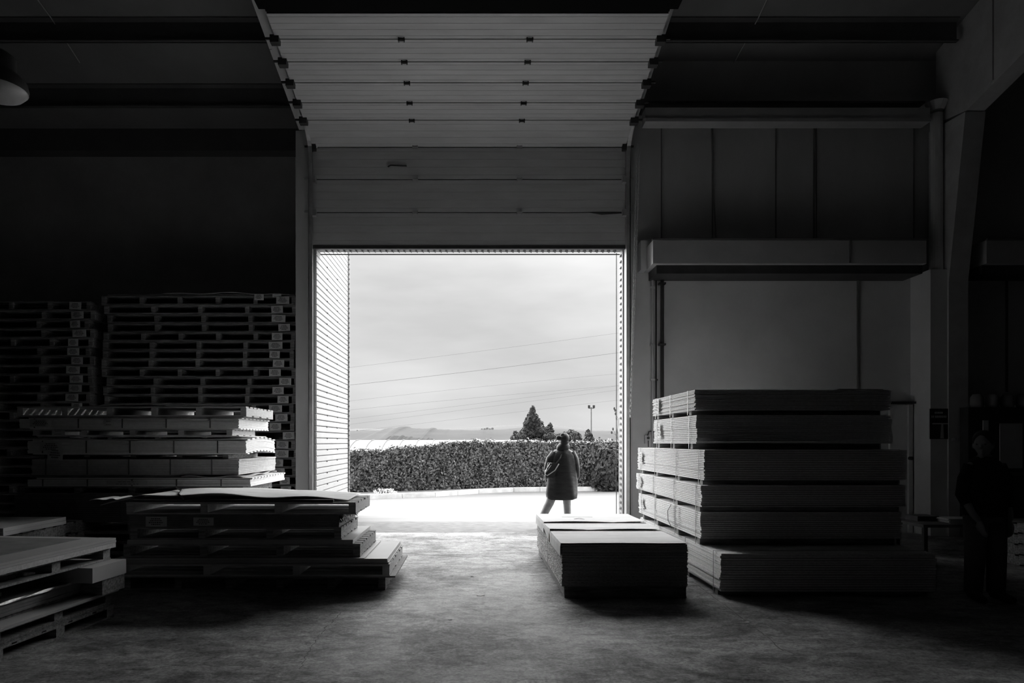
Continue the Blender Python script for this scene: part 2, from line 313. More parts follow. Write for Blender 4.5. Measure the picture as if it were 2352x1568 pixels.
# hinges, rollers, seal
for i in range(1, len(pts) - 1):
    y, z = pts[i]; off = (-.03, 0) if i <= 3 else (-.012, -.03)
    for hx in (-.98, .74):
        yy_, zz_ = y - o0.y + off[0], z - o0.z + off[1] * .4; xx_ = hx - o0.x; h = MB()
        h.box(xx_ - .045, xx_ - .028, yy_ - .02, yy_ + .02, zz_ - .028, zz_ + .02); h.box(xx_ + .028, xx_ + .045, yy_ - .02, yy_ + .02, zz_ - .028, zz_ + .02); h.box(xx_ - .03, xx_ + .03, yy_ - .012, yy_ + .012, zz_ - .02, zz_ + .012)
        h.build('hinge', 'steel' if i <= 3 else 'dark', dr)
    for sx_, xe in ((-1, DX0), (1, DX1)):
        h = MB().box(xe - .06 - o0.x, xe + .06 - o0.x, y - .05 - o0.y + off[0], y + .05 - o0.y + off[0], z - .07 - o0.z, z + .03 - o0.z)
        h.tube([(xe + sx_ * .03 - o0.x, y - o0.y + off[0], z - o0.z), (xe + sx_ * .13 - o0.x, y - o0.y + off[0], z - o0.z)], .018, 8)
        h.build('roller_bracket', 'steel' if i <= 2 else 'dark', dr)
yt, zt = pts[-1]
MB().box(DX0 - .1 - o0.x, DX1 + .12 - o0.x, yt - .22 - o0.y, yt + .0 - o0.y, zt + .05 - o0.z, zt + .16 - o0.z).build('torsion_bar', 'matt', dr)
(ya, za), (yb, zb) = incl(29), incl(-40)
MB().prism([(ya - .02 - o0.y, za + .0 - o0.z), (yb - o0.y, zb - o0.z), (yb - o0.y, zb + .06 - o0.z), (ya - .02 - o0.y, za + .06 - o0.z)], 'x', DX0 - o0.x, DX1 - o0.x).build('shade_panel', 'matt', dr)  # black panel added to keep the area past the door end dark
MB().box(DX0 - o0.x, DX1 - o0.x, DY - .01 - o0.y, DY + .06 - o0.y, pts[0][1] - .06 - o0.z, pts[0][1] - .003 - o0.z).build('rubber_seal', 'dark', dr)
MB().tube([(-1.43 - o0.x, DY - .02 - o0.y, PZ(384, DY) - o0.z), (-1.38 - o0.x, DY - .03 - o0.y, PZ(381, DY) - o0.z), (-1.12 - o0.x, DY - .02 - o0.y, PZ(382, DY) - o0.z)], .012, 6).build('pull_bar', 'dark', dr)
MB().tube([(1.9 - o0.x, DY - .0 - o0.y, PZ(488, DY) - o0.z), (2.1 - o0.x, DY - .01 - o0.y, PZ(491, DY) - o0.z), (2.45 - o0.x, DY - .0 - o0.y, PZ(489, DY) - o0.z)], [.003, .018, .008], 6).build('dent', 'dark', dr)
def track(side, xc, lab):
    r = empty('door_track', (xc, DY, 0), label=lab, cat='door track')
    path = [(DY - .05, 0.0), (DY - .05, 5.9), (DY - .07, 6.25)]
    for a in range(5):
        f_ = a / 4; path.append((DY - .1 - .35 * f_ ** 1.3, 6.35 + .28 * f_))
    y, z = path[-1]
    for yy in (10.2, 9.3, 8.4, 7.6): path.append((yy, z + .245 * (y - yy)))
    t_ = MB(); tb = MB()
    for i in range(len(path) - 1):
        (ya, za), (yb, zb) = path[i], path[i + 1]
        Ln = math.hypot(yb - ya, zb - za); nx, nzz = (zb - za) / Ln, -(yb - ya) / Ln
        w1 = .035
        t_.prism([(ya - DY - nx * w1, za - nzz * w1), (yb - DY - nx * w1, zb - nzz * w1), (yb - DY + nx * w1, zb + nzz * w1), (ya - DY + nx * w1, za + nzz * w1)], 'x', -.004, .004)
        t_.prism([(ya - DY - nx * w1, za - nzz * w1), (yb - DY - nx * w1, zb - nzz * w1), (yb - DY - nx * (w1 - .006), zb - nzz * (w1 - .006)), (ya - DY - nx * (w1 - .006), za - nzz * (w1 - .006))], 'x', -.004 if side < 0 else -.06, .06 if side < 0 else .004)
    t_.build('rail', 'steel', r)
    # wide angle carrying the rail
    yA, zA = 11.2, 6.62
    a0, a1 = (-.16, -.02) if side < 0 else (.02, .06)
    an = MB().prism([(yA - DY, zA), (7.6 - DY, zA + .245 * (yA - 7.6)), (7.6 - DY, zA + .245 * (yA - 7.6) + .012), (yA - DY, zA + .012)], 'x', a0, a1)
    an.prism([(yA - DY, zA), (7.6 - DY, zA + .245 * (yA - 7.6)), (7.6 - DY, zA + .245 * (yA - 7.6) + .07), (yA - DY, zA + .07)], 'x', a1 - .01, a1)
    an.build('angle_bracket', 'pipe', r)
    for yy in (8.5, 9.6):
        zz = zA + .245 * (yA - yy); MB().box(a0, a0 + .03, yy - DY - .015, yy - DY + .015, zz, roofz(yy) - .005).build('hanger', 'steel', r)
    return r
track(-1, -2.72, 'steel door track rising along the left edge of the door')
track(1, 2.55, 'steel door track rising along the right edge of the door')
jm = MB().box(-2.95, -2.72, YW - .14, YW - .10, 0, PZ(300, 11.26)); struct(jm.build('trim_30', 'upper'), 'pale face of the left door post')
jr = MB().box(OX1 + .02, OX1 + .07, YW - .16, YW, 0, PZ(335, 11.3)); jr.box(OX1 + .115, OX1 + .14, YW - .06, YW, 0, PZ(335, 11.3)); struct(jr.build('trim_31', 'pipe'))
# hand chain
ch = MB()
def strand(p0, p1, n):
    p0, p1 = Vector(p0), Vector(p1); dd = (p1 - p0) / n
    for i in range(n):
        a = p0 + dd * i; c_ = a + dd * .5; w_ = .010
        o_ = Vector((w_, 0, 0)) if i % 2 else Vector((0, w_, 0))
        ch.tube([c_ - dd * .62, c_ - dd * .4 + o_, c_ + dd * .4 + o_, c_ + dd * .62, c_ + dd * .4 - o_, c_ - dd * .4 - o_, c_ - dd * .62], .0045, 4)
strand((PX(1464, 11.1), 11.1, PZ(330, 11.1)), (PX(1447, 11.1), 11.1, PZ(958, 11.1)), 105)
strand((PX(1470, 11.1), 11.1, PZ(330, 11.1)), (PX(1449, 11.1), 11.1, PZ(958, 11.1)), 105)
co = ch.build('hand_chain', 'strap'); tag(co, 'looped metal hand chain hanging right of the overhead door', 'chain')

# ---------------------------------------------------------------- high bay lamp
lp = empty('high_bay_lamp', (-4.2, 6.0, PZ(225, 6.0)), label='round high bay lamp hanging from the roof at the left edge', cat='ceiling lamp')
MB().lathe([(0, 0), (.12, .005), (.2, .03), (.24, .075), (.238, .09)], 0, 0).build('diffuser', 'lamp', lp, True)
MB().lathe([(.243, .07), (.245, .095), (.23, .16), (.17, .22), (.15, .24), (.15, .36), (.1, .40), (.03, .42), (0, .42)], 0, 0).build('housing', 'dark', lp, True)
MB().tube([(0, 0, .42), (0, 0, roofz(6) - PZ(225, 6) - .005)], .008, 6).build('cord', 'dark', lp)

# ---------------------------------------------------------------- pallets and board packs
cache = {}
def place(mb_fn, key, name, m, parent, loc=(0, 0, 0)):
    if key not in cache:
        me = mb_fn().mesh(name); me.materials.append(M[m]); cache[key] = me
    o = bpy.data.objects.new(name, cache[key]); COL.objects.link(o); o.parent = parent; o.location = loc; return o
def label_part(root, x, y, z, wd, ht, side='front', tilt=0, text=None):
    g = MB(); 
    def fn(u, v_):
        bulge = .004 + .006 * math.sin(u * 3.1)
        return ((u - .5) * wd, -bulge, (v_ - .5) * ht) if side == 'front' else (-bulge - .012 * u * u, (.5 - u) * wd, (v_ - .5) * ht)
    vs = [fn(u / 6, v_ / 2) for v_ in range(3) for u in range(7)]
    g.add(vs, [(v_ * 7 + u, v_ * 7 + u + 1, (v_ + 1) * 7 + u + 1, (v_ + 1) * 7 + u) for v_ in range(2) for u in range(6)])
    o = g.build('paper_label', 'paper', root, loc=(x, y, z)); o.rotation_euler = (0, tilt, 0) if side == 'front' else (tilt, 0, 0)
    mk = MB()
    n = 2 if ht < .08 else 4
    for i in range(n):
        zz = ht * (.28 - .56 * i / max(1, n - 1)); ww = wd * (.22 + .12 * ((i * 7) % 3) / 2)
        if side == 'front':
            xq = -ww
            while xq < ww:
                wl = wd * random.uniform(.04, .09); mk.box(xq, min(xq + wl, ww), -.0125, -.0115, zz - ht * .05, zz + ht * .05); xq += wl + wd * .03
        else: mk.box(-.0205, -.0195, -ww, ww, zz - ht * .02, zz + ht * .02)
    mk.build('print', 'ink', o)
    return o
def pallet(x0, x1, y0, y1, z0, z1, ns=5, m='wood', label='', group=None, rz=0, nd_=7, name='wooden_pallet', papers=(), nb=4):
    Lx, Ly, h = round(x1 - x0, 3), round(y1 - y0, 3), round(z1 - z0, 3)
    r = empty(name, ((x0 + x1) / 2, (y0 + y1) / 2, z0), rz, label=label, cat='pallet', group=group)
    tb, bb_ = min(.02, h * .17), min(.017, h * .14)
    def deck(nn, a, b_):
        def f():
            g = MB(); wd = Ly / (nn + (nn - 1) * .4); rr = random.Random(nn * 7 + int(Lx * 100))
            for i in range(nn):
                yy = -Ly / 2 + i * wd * 1.4; e_ = rr.uniform(-.006, .006); g.box(-Lx / 2 + e_, Lx / 2 + e_ * .8, yy, yy + wd, a + rr.uniform(0, .0015), b_ - rr.uniform(0, .002))
            return g
        return f
    place(deck(nd_, h - tb, h), ('t', Lx, Ly, h, nd_, m), 'top_deck', m, r)
    place(deck(nb, 0, bb_), ('b', Lx, Ly, h, nb, m), 'bottom_deck', m, r)
    for i in range(ns):
        xs = -Lx / 2 + .035 + (Lx - .07) * i / (ns - 1)
        place(lambda: MB().box(-.035, .035, -Ly / 2 + .004, Ly / 2 - .004, bb_, h - tb), ('s', Ly, h, m), 'stringer', m, r, (xs, 0, 0))
    for (fx, wd, *tx) in papers: label_part(r, Lx * (fx - .5), -Ly / 2 - .002, h * .5, wd, h * .8, tilt=random.uniform(-.05, .05), text=None)
    return r
def pack(x0, x1, y0, y1, z0, z1, n, label, m='chip', group=None, rz=0, jit=.005, straps=(), strap_mat='strap', bearer=0, bm_='wood', arch=None, papers=(), cat='board pack', name='board_pack', bearers=None, topm=None, gap=.0016, nu=1):
    """stack of n boards; z0 is the support level, bearer the height of the wooden bearers under the boards"""
    cx, cy = (x0 + x1) / 2, (y0 + y1) / 2; hx, hy = (x1 - x0) / 2, (y1 - y0) / 2
    r = empty(name, (cx, cy, z0), rz, label=label, cat=cat, group=group)
    b0 = bearer; H = z1 - z0 - b0; t_ = H / n; g = MB(); rr = random.Random(int(x0 * 991 + z0 * 7919))
    for i in range(n):
        a, c_, d_, e_ = [rr.uniform(-jit, jit) for _ in range(4)]
        if arch is None: g.box(-hx + a, hx + c_, -hy + d_, hy + e_, b0 + i * t_, b0 + (i + 1) * t_ - gap)
        else:
            ny_ = 12; xs_ = [-hx + a] + [-hx + (2 * hx) * k_ / 10 for k_ in range(1, 10)] + [hx + c_]
            vs = []
            for zz in (b0 + i * t_, b0 + (i + 1) * t_ - gap):
                for j in range(ny_ + 1):
                    for xx in xs_:
                        yy = (-hy + d_) + (2 * hy + e_ - d_) * j / ny_; vs.append((xx, yy, zz + arch(xx / hx, yy / hy, i / n)))
            W = len(xs_); T = W * (ny_ + 1); fs = []
            for j in range(ny_):
                for q_ in range(W - 1):
                    p = j * W + q_; fs += [(p, p + W, p + W + 1, p + 1), (T + p, T + p + 1, T + p + W + 1, T + p + W)]
            ring = [q_ for q_ in range(W - 1)] + [j * W + W - 1 for j in range(ny_)] + [ny_ * W + q_ for q_ in range(W - 1, 0, -1)] + [j * W for j in range(ny_, 0, -1)]
            for q_, p in enumerate(ring): p2 = ring[(q_ + 1) % len(ring)]; fs.append((p, p2, p2 + T, p + T))
            g.add(vs, fs)
    g.build('boards', m, r)
    bl_ = bearers if bearers is not None else straps
    if b0:
        for s_ in bl_:
            axis, f_ = s_; 
            bx = MB().box(-hx + .02, hx - .02, (f_ - .5) * 2 * hy - .04, (f_ - .5) * 2 * hy + .04, 0, b0 - .001) if axis == 'y' else MB().box((f_ - .5) * 2 * hx - .04, (f_ - .5) * 2 * hx + .04, -hy + .01, hy - .01, 0, b0 - .001)
            bx.build('bearer', bm_, r)
    for axis, f_ in straps:
        o_ = jit + .003; w_ = .008; g = MB(); zt_ = b0 + H; zb_ = .0 if b0 else b0 + .001
        if axis == 'y':
            yy = (f_ - .5) * 2 * hy
            g.box(-hx - o_, -hx - o_ + .0015, yy - w_, yy + w_, zb_ + .002, zt_ + .002); g.box(hx + o_ - .0015, hx + o_, yy - w_, yy + w_, zb_ + .002, zt_ + .002)
            g.box(-hx - o_, hx + o_, yy - w_, yy + w_, zt_ + .0005, zt_ + .002)
        else:
            xx = (f_ - .5) * 2 * hx
            g.box(xx - w_, xx + w_, -hy - o_, -hy - o_ + .0015, zb_ + .002, zt_ + .002); g.box(xx - w_, xx + w_, hy + o_ - .0015, hy + o_, zb_ + .002, zt_ + .002)
            g.box(xx - w_, xx + w_, -hy - o_, hy + o_, zt_ + .0005, zt_ + .002)
        g.build('strap', strap_mat, r)
    for (side, f_, zf, wd, ht, tl) in papers:
        if side == 'front': label_part(r, (f_ - .5) * 2 * hx, -hy - jit - .004, b0 + H * zf, wd, ht, tilt=tl)
        else: label_part(r, -hx - jit - .004, (f_ - .5) * 2 * hy, b0 + H * zf, wd, ht, side='left', tilt=tl)
    return r

# --- right stack of chipboard packs (sits on the floor)
R = [  # x0, x1, y0, y1, z0, z1, n, label, papers, straps
 (2.375, 4.46, 6.60, 9.80, 0, .427, 16, 'largest chipboard pack lying on the floor at the base of the right stack', (), ('.06', '.30', '.62', '.86')),
 (2.34, 4.42, 7.06, 9.72, .427, .78, 13, 'chipboard pack second from the floor with a column of dark edge marks', (('left', .89, .56, .10, .15, 0),), None),
 (2.325, 4.42, 7.00, 9.80, .78, 1.06, 12, 'thin chipboard pack third from the floor in the right stack', (('left', .90, .5, .10, .15, .05),), None),
 (2.353, 4.43, 7.00, 9.84, 1.06, 1.424, 17, 'thick chipboard pack fourth from the floor, widest upper step of right stack', (('left', .90, .55, .12, .16, 0),), None),
 (2.35, 4.42, 7.23, 8.95, 1.424, 1.79, 15, 'shorter chipboard pack second from the top of the right stack', (('left', .80, .5, .14, .18, .05),), None),
 (2.335, 4.41, 7.23, 8.93, 1.79, 2.058, 14, 'topmost chipboard pack of the tall right stack with curled paper', (('left', .82, .52, .16, .19, .1),), None)]
st3 = ((('y', .13), ('y', .52), ('y', .90)))
st4 = ((('y', .05), ('y', .33), ('y', .66), ('y', .93)))
for i, (x0, x1, y0, y1, z0, z1, n, lab, pap, _) in enumerate(R):
    st = st3 if i >= 4 else st4
    br = (.055, .075, .055, .05, .06, .05)[i]
    fn = (lambda u, v_, w_: .0)
    if i in (1, 2, 3): fn = (lambda u, v_, w_: .012 * (1 - v_ * v_) * -1 + (.03 * max(0, (v_ - .55)) if True else 0))
    root = pack(x0, x1, y0, y1, z0, z1, n, lab, 'chip', 'chipboard packs in the right stack', 0, .009, st, 'strap' if i >= 4 else 'gstrap', br, 'wood', None, pap, gap=.004)
    if i in (0, 1):   # stencilled tally marks on the board edges
        mk = MB(); hx = (x1 - x0) / 2; hy = (y1 - y0) / 2
        if i == 1:
            for yy in (-.42, -.62):
                for k_ in range(11): mk.box(-hx - .0085, -hx - .008, yy - .04, yy + .04, br + .02 + k_ * .022, br + .028 + k_ * .022)
        else:
            for k_ in range(8): mk.box(-hx - .0085, -hx - .008, .28, .42, br + .12 + k_ * .026, br + .127 + k_ * .026)
        mk.build('stencil_marks', 'darkpack', root)
        if i == 1: MB().tube([(-hx - .012, -.30, .33), (-hx - .03, -.22, .25), (-hx - .03, -.24, .14), (-hx - .012, -.34, .06)], .004, 5).build('loose_strap_end', 'dstrap', root)
dm = MB().prism([(-.3, 0), (.3, 0), (.26, .025), (-.22, .03)], 'y', -.05, .05).build('wood_offcut', 'dark', loc=(PX(1968, 7.6), 7.6, 2.06)); tag(dm, 'small dark offcut lying on top of the right chipboard stack', 'offcut')

# --- carton sheets on a pallet
C0 = (.84, 2.05, 6.55, 9.2)
pallet(.862, 2.04, 6.58, 9.18, 0, .115, 3, 'wood', 'long wooden pallet under the corrugated cardboard sheets', nd_=11, nb=5)
cs = pack(.84, 2.045, 6.555, 9.14, .116, .52, 34, 'block of corrugated cardboard sheets on a pallet beside the doorway', 'carton', jit=.006, cat='cardboard sheets', name='cardboard_sheet_stack', gap=.0025, straps=(('y', .47), ('y', .72)), strap_mat='dstrap')
cb0 = cs.children[0]; cb0.data.materials.append(M['card2'])
for p in cb0.data.polygons:
    if abs(p.normal.y) > .9: p.material_index = 1
fb = MB().box(.865, 2.035, 6.566, 6.578, .005, .108); tag(fb.build('pallet_end_board', 'wood2'), 'plank closing the near end of the pallet under the cardboard', 'plank')
covers = ((8.16, 9.15, 'far cover sheet on the cardboard block, torn and stained'), (7.50, 8.22, 'middle cover sheet folded over the cardboard block'), (6.56, 7.56, 'near cover sheet folded over the front of the cardboard block'))
for i, (ya, yb, lab) in enumerate(covers):
    zz = .527 + (.012, .006, .000)[i]
    def fn(u, v_, ya=ya, yb=yb, zz=zz, i=i):
        U = u * 1.32; y_ = ya + (yb - ya) * v_; wv = (.004 if i == 2 else .012) * (.4 + abs(math.sin(U * 3.4 + i * 1.3))) * (1 - v_) ** 3
        dl = .12 * (1 if i != 1 else (.4 + .75 * (1 - v_)))
        if U < .11:
            f_ = U / .11; return (.822, y_ + (.0 if i != 1 else -.05 * (1 - f_)), zz - (1 - f_) * dl - .003)
        x_ = .829 + (U - .11) * (2.05 - .829) / (1.32 - .11); return (x_, y_, zz + max(0, wv))
    tag(MB().grid(fn, 48, 10, .004, lambda p: (p[0] + .005 if p[0] < .8235 else p[0], p[1], p[2] - (0 if p[0] < .8235 and p[2] < .52 else .004))).build('cardboard_cover_sheet', 'cover', smooth=False), lab, 'cover sheet', 'cover sheets over the cardboard block')
for (x_, y_, s_, n_) in ((1.20, 8.75, .05, 3),):
    sm = MB()
    for q_ in range(5): sm.grid(lambda u, v_: (x_ + q_ * .05 + (u - .5) * .16 * (1 + q_ % 2), y_ - .13 * (q_ % 3) + (v_ - .5) * .03, .5405 + .012 * math.sin(u * 3.14) * (q_ == 2)), 6, 2, .001)
    tag(sm.build('torn_tape', 'ink'), 'dark torn scraps of tape on the far cover sheet', 'tape scraps')

# --- middle pallet stack in front of the doorway
GM = 'pallets stacked left of the doorway'
pallet(-3.56, -.905, 6.92, 8.22, 0, .15, 6, 'wood2', 'bottom pallet of the middle stack standing on the floor', GM, nd_=9, nb=6)
tag(MB().box(-3.5, -.79, 6.80, 8.06, .151, .168).build('wooden_sheet', 'wood', smooth=False), 'thin protruding sheet above the bottom pallet of the middle stack', 'wooden sheet')
pallet(-3.58, -.845, 6.77, 8.02, .169, .29, 4, 'wood3', 'wide pallet second from the floor in the middle stack', GM, nd_=7, nb=7)
pack(-3.5, -.86, 6.79, 8.0, .291, .342, 3, 'smooth boards on the second pallet of the middle stack, right end lit', 'laminate', jit=.008, straps=(), name='board_pack')
tag(MB().box(-3.55, -1.09, 6.74, 7.95, .343, .355).build('wooden_sheet', 'laminate'), 'thin sheet under the third pallet of the middle stack', 'wooden sheet')
pallet(-3.5, -1.14, 6.80, 7.88, .356, .488, 4, 'wood', 'pallet with notched right end, third in the middle stack', GM, nd_=8, nb=7)
pack(-3.45, -1.21, 6.78, 7.9, .489, .532, 2, 'smooth boards sticking out below the upper pallets of middle stack', 'laminate', jit=.004, straps=())
pallet(-3.42, -1.325, 6.78, 7.75, .533, .655, 4, 'wood', 'pallet under the labelled pack in the middle stack', GM, nd_=7, nb=5)
pack(-3.42, -1.345, 6.77, 7.7, .656, .772, 5, 'dark strapped pack with paper labels in the middle stack', 'darkpack', jit=.004, straps=(), papers=(('front', .13, .5, .21, .1, 0), ('front', .355, .5, .2, .08, 0)))
fw = MB()
for q_ in range(30):
    rr = random; a = Vector((-1.345 + rr.uniform(-.05, .03), rr.uniform(6.78, 7.6), rr.uniform(.70, .775)))
    fw.tube([a, a + Vector((.03, rr.uniform(-.06, .06), -.02)), a + Vector((.02, rr.uniform(-.1, .1), .01))], .004, 4)
fn = lambda u, v_: (-1.335 + .035 * math.sin(u * 3) + .012 * math.sin(v_ * 31 + u * 9), 6.78 + .8 * v_, .70 + .075 * u + .008 * math.sin(v_ * 47))
fw.grid(fn, 6, 30, .002); tag(fw.build('crumpled_film', 'film'), 'crumpled plastic film hanging from the labelled pack of middle stack', 'plastic film')
pallet(-3.45, -1.177, 6.76, 7.68, .785, .905, 4, 'wood3', 'top pallet of the middle stack with open right end', GM, nd_=5, nb=3)
tag(MB().box(-3.46, -1.3, 6.76, 7.6, .7735, .784).build('wooden_sheet', 'wood2'), 'thin sheet under the top pallet of the middle stack', 'wooden sheet')
def cover(u, v_):
    x_ = -3.72 + 2.45 * u; 
    sh = .17 * (1 - u) ** 3
    y_ = 6.74 + (.04 + .08 * abs(math.sin(u * 9))) * (1 if u < .9 else 1) + 1.0 * v_ * (1 - .18 * max(0, u - .8) / .2)
    z_ = .935 + .012 * math.sin(u * 17 + v_ * 2) * (1 - v_) + .012 * math.sin(u * 6) + .035 * (1 - abs(2 * u - 1) ** 2) - .06 * max(0, .14 - u) / .14 * (1 - .3 * v_) 
    return (x_, y_, z_)
pack(-3.42, -1.4, 6.8, 7.64, .906, .93, 2, 'flat boards under the pale cover sheet of the middle stack', 'darkpack', jit=.01, straps=())
tag(MB().grid(cover, 70, 14, .005).build('cover_sheet', 'cover', smooth=True), 'wavy pale cover sheet on top of the middle pallet stack', 'cover sheet')
tag(MB().grid(lambda u, v_: (-3.95 + .55 * u, 7.0 + .38 * v_ + .05 * math.sin(u * 7), .905 + .03 * u + .008 * math.sin(u * 20)), 14, 4, .003).build('torn_sheet', 'cover'), 'small torn sheet sticking out left of the middle stack', 'torn sheet')
tag(MB().tube([(PX(403, 7.6), 7.62, .992), (PX(408, 7.2), 7.3, .984), (PX(414, 6.85), 6.82, .975), (PX(420, 6.7), 6.73, .93)], .011, 5).build('strap_end', 'dstrap'), 'loose dark strap lying across the pale cover sheet', 'strap')

# --- jutting packs behind (mid-back stack)
GB = 'pallets in the lit stack behind'
YB = 8.4
def slats(x0, x1, y0, y1, z0, z1, n, lab, m='white', archf=None):
    g = MB(); wd = (y1 - y0) / (n * 1.7 - .7)
    for i in range(n):
        ya = y0 + i * wd * 1.7
        if archf is None: g.box(x0, x1, ya, ya + wd, z0, z1)
        else:
            v_ = 2 * (ya + wd / 2 - y0) / (y1 - y0) - 1; N_ = 10; pr = [(x0 + (x1 - x0) * k_ / N_, z0 + archf(2 * k_ / N_ - 1, v_, 0)) for k_ in range(N_ + 1)]
            g.prism([p for p in pr] + [(p[0], p[1] + z1 - z0) for p in reversed(pr)], 'y', ya, ya + wd)
    return tag(g.build('slatted_sheet', m), lab, 'slatted sheet')
def bright(x_r, z0, z1, n, lab, m, arch=None, xl=-5.6, straps=True, papers=(), y1=9.6, rz=0):
    s_ = tuple(('x', f_) for f_ in (.07, .27, .47, .67, .87)) if straps else ()
    return pack(xl, x_r, YB, y1, z0, z1, n, lab, m, None, rz, .006, s_, 'dstrap', 0, arch=arch, papers=papers, gap=.0022)
pallet(-5.6, -2.93, 8.45, 9.65, 0, .13, 5, 'wood2', 'floor pallet of the lit stack behind the middle stack', GB)
pallet(-5.62, -2.9, 8.45, 9.65, .131, .26, 5, 'wood2', 'pallet second from the floor in the lit rear stack', GB)
pallet(-5.55, -2.9, 8.42, 9.6, .261, .39, 5, 'wood2', 'pallet third from the floor in the lit rear stack', GB)
pallet(-5.6, -2.9, 8.42, 9.6, .391, .53, 5, 'wood2', 'pallet under the thick low pack of the lit rear stack', GB)
bright(-2.9, .531, .86, 14, 'thick dark pack low in the lit rear stack, plain left face', 'darkpack', xl=-5.66)
pallet(-5.6, -2.85, 8.4, 9.6, .861, .955, 5, 'wood2', 'shallow pallet above the thick low pack of lit rear stack', GB, nb=8)
slats(-5.4, -2.74, 8.42, 9.88, 1.043, 1.0602, 12, 'slats above the pale bundle of the lit rear stack')
bright(-2.76, .956, 1.042, 3, 'pale board bundle with notched lower edge in lit rear stack', 'white', xl=-5.5, y1=9.9, papers=(('front', .45, .5, .5, .05, 0),))
def sheet2(u, v_): return (-3.6 + .72 * u + .05 * math.sin(v_ * 5), 8.36 + 1.75 * v_, 1.082 + .01 * math.sin(u * 9 + v_ * 14))
tag(MB().grid(sheet2, 12, 24, .01).build('wavy_board', 'card', smooth=True), 'wavy thin board sticking out below the grey pack of lit rear stack', 'board')
tag(MB().box(-5.5, -3.65, 8.45, 9.6, 1.061, 1.098).build('wooden_sheet', 'wood2'), 'sheet bearing the grey pack in the lit rear stack', 'wooden sheet')
bright(-2.9, 1.099, 1.29, 9, 'grey board pack with lit right end in the rear stack', 'grey', xl=-5.45, y1=9.95, straps=True)
pallet(-5.4, -3.05, 8.45, 9.6, 1.291, 1.345, 5, 'wood2', 'very shallow pallet between grey and arched white packs', GB)
arch = lambda u, v_, w_: .035 * (1 - v_ * v_) * max(0, (u + .2)) / 1.2 - .02 * max(0, -u) * 0
slats(-5.45, -2.80, 8.42, 9.58, 1.3460, 1.3615, 9, 'slats bowed under the arched white board pack', archf=arch)
slats(-5.45, -2.80, 8.42, 9.58, 1.5165, 1.5320, 7, 'slats bowed over the arched white board pack', archf=arch)
bright(-2.81, 1.362, 1.516, 8, 'arched white board pack with bowed right end', 'white', arch=arch, xl=-5.5, papers=(('front', .11, .55, .27, .11, 0), ('front', .13, -.05, .19, .15, .06)))
tag(MB().box(-5.4, -2.9, 8.42, 9.5, 1.571, 1.578).build('white_sheet', 'white'), 'thin white sheet above the arched pack', 'sheet')
pallet(-5.45, -2.99, 8.42, 9.3, 1.579, 1.655, 5, 'wood3', 'pallet between the two white packs of the lit rear stack', GB, papers=((.13, .16),))
slats(-5.5, -2.89, 8.44, 9.58, 1.656, 1.670, 10, 'slats under the straight white board pack')
slats(-5.5, -2.87, 8.42, 9.56, 1.7865, 1.800, 8, 'slats on top of the straight white board pack')
bright(-2.9, 1.6705, 1.786, 8, 'straight white board pack near the top of lit rear stack', 'white', xl=-5.6, papers=(('front', .1, .55, .27, .09, 0), ('front', .41, .55, .12, .07, 0)))
pallet(-5.63, -2.81, 8.4, 9.52, 1.815, 1.94, 6, 'wood3', 'top pallet of the lit rear stack with notched white end', GB, nd_=8, nb=4)
tag(MB().box(-5.5, -2.85, 8.42, 9.5, 1.8005, 1.8145).build('wooden_sheet', 'wood2'), 'dark sheet under the top pallet of the lit rear stack', 'wooden sheet')
tag(MB().grid(lambda u, v_: (-4.75 + 1.85 * u, 8.41 + 1.0 * v_, 1.952 + .012 * math.sin(u * 5) + .02 * max(0, .15 - abs(u - .35)) * (1 - v_)), 30, 6, .006).build('curled_sheet', 'cover', smooth=True), 'pale curled sheet on the topmost pallet of the lit rear stack', 'sheet')

# --- tall rear pallet stacks
def tall(x0, x1, y0, y1, ztop, n, desc, grp, lx):
    h = ztop / n
    for i in range(n):
        dx = random.uniform(-.05, .05); k_ = n - 1 - i
        m_ = random.choice(['wood2', 'wood2', 'wood'])
        pp = ((lx + random.uniform(-.025, .02), random.uniform(.17, .24)),) if i > 3 else ()
        lab = '%s pallet from the top of the %s' % (ORD[k_], desc) if k_ else 'topmost pallet of the %s' % desc
        pallet(x0 + dx, x1 + dx + random.uniform(-.03, .03), y0 + random.uniform(-.01, .01), y1, i * h, (i + 1) * h - .004 if i < n - 1 else ztop, 5 if k_ % 4 else 6, m_, lab, grp, random.uniform(-.002, .002), papers=pp, nb=3, nd_=6)
tall(-6.30, -3.02, 11.62, 12.8, 3.99, 26, 'tall pallet stack by the door post', 'pallets in the tall rear stack', .915)
tall(-9.9, -6.52, 11.62, 12.8, 3.90, 25, 'tall dark pallet stack at the far left', 'pallets in the dark far left stack', .925)
pack(-6.25, -3.06, 11.63, 12.78, 3.991, 4.02, 2, 'thin boards lying on the tall rear pallet stack', 'darkpack', jit=.01, straps=(), papers=(('front', .905, .2, .15, .07, 0), ('front', .81, -.8, .16, .11, 0)))
tag(MB().grid(lambda u, v_: (-5.3 + 2.15 * u, 11.6 + .5 * v_, 4.026 + .03 * math.sin(u * 4) * u + .012 * math.sin(u * 15)), 30, 4, .004).build('plastic_sheet', 'film', smooth=True), 'rumpled film lying on top of the tall rear stack', 'plastic sheet')

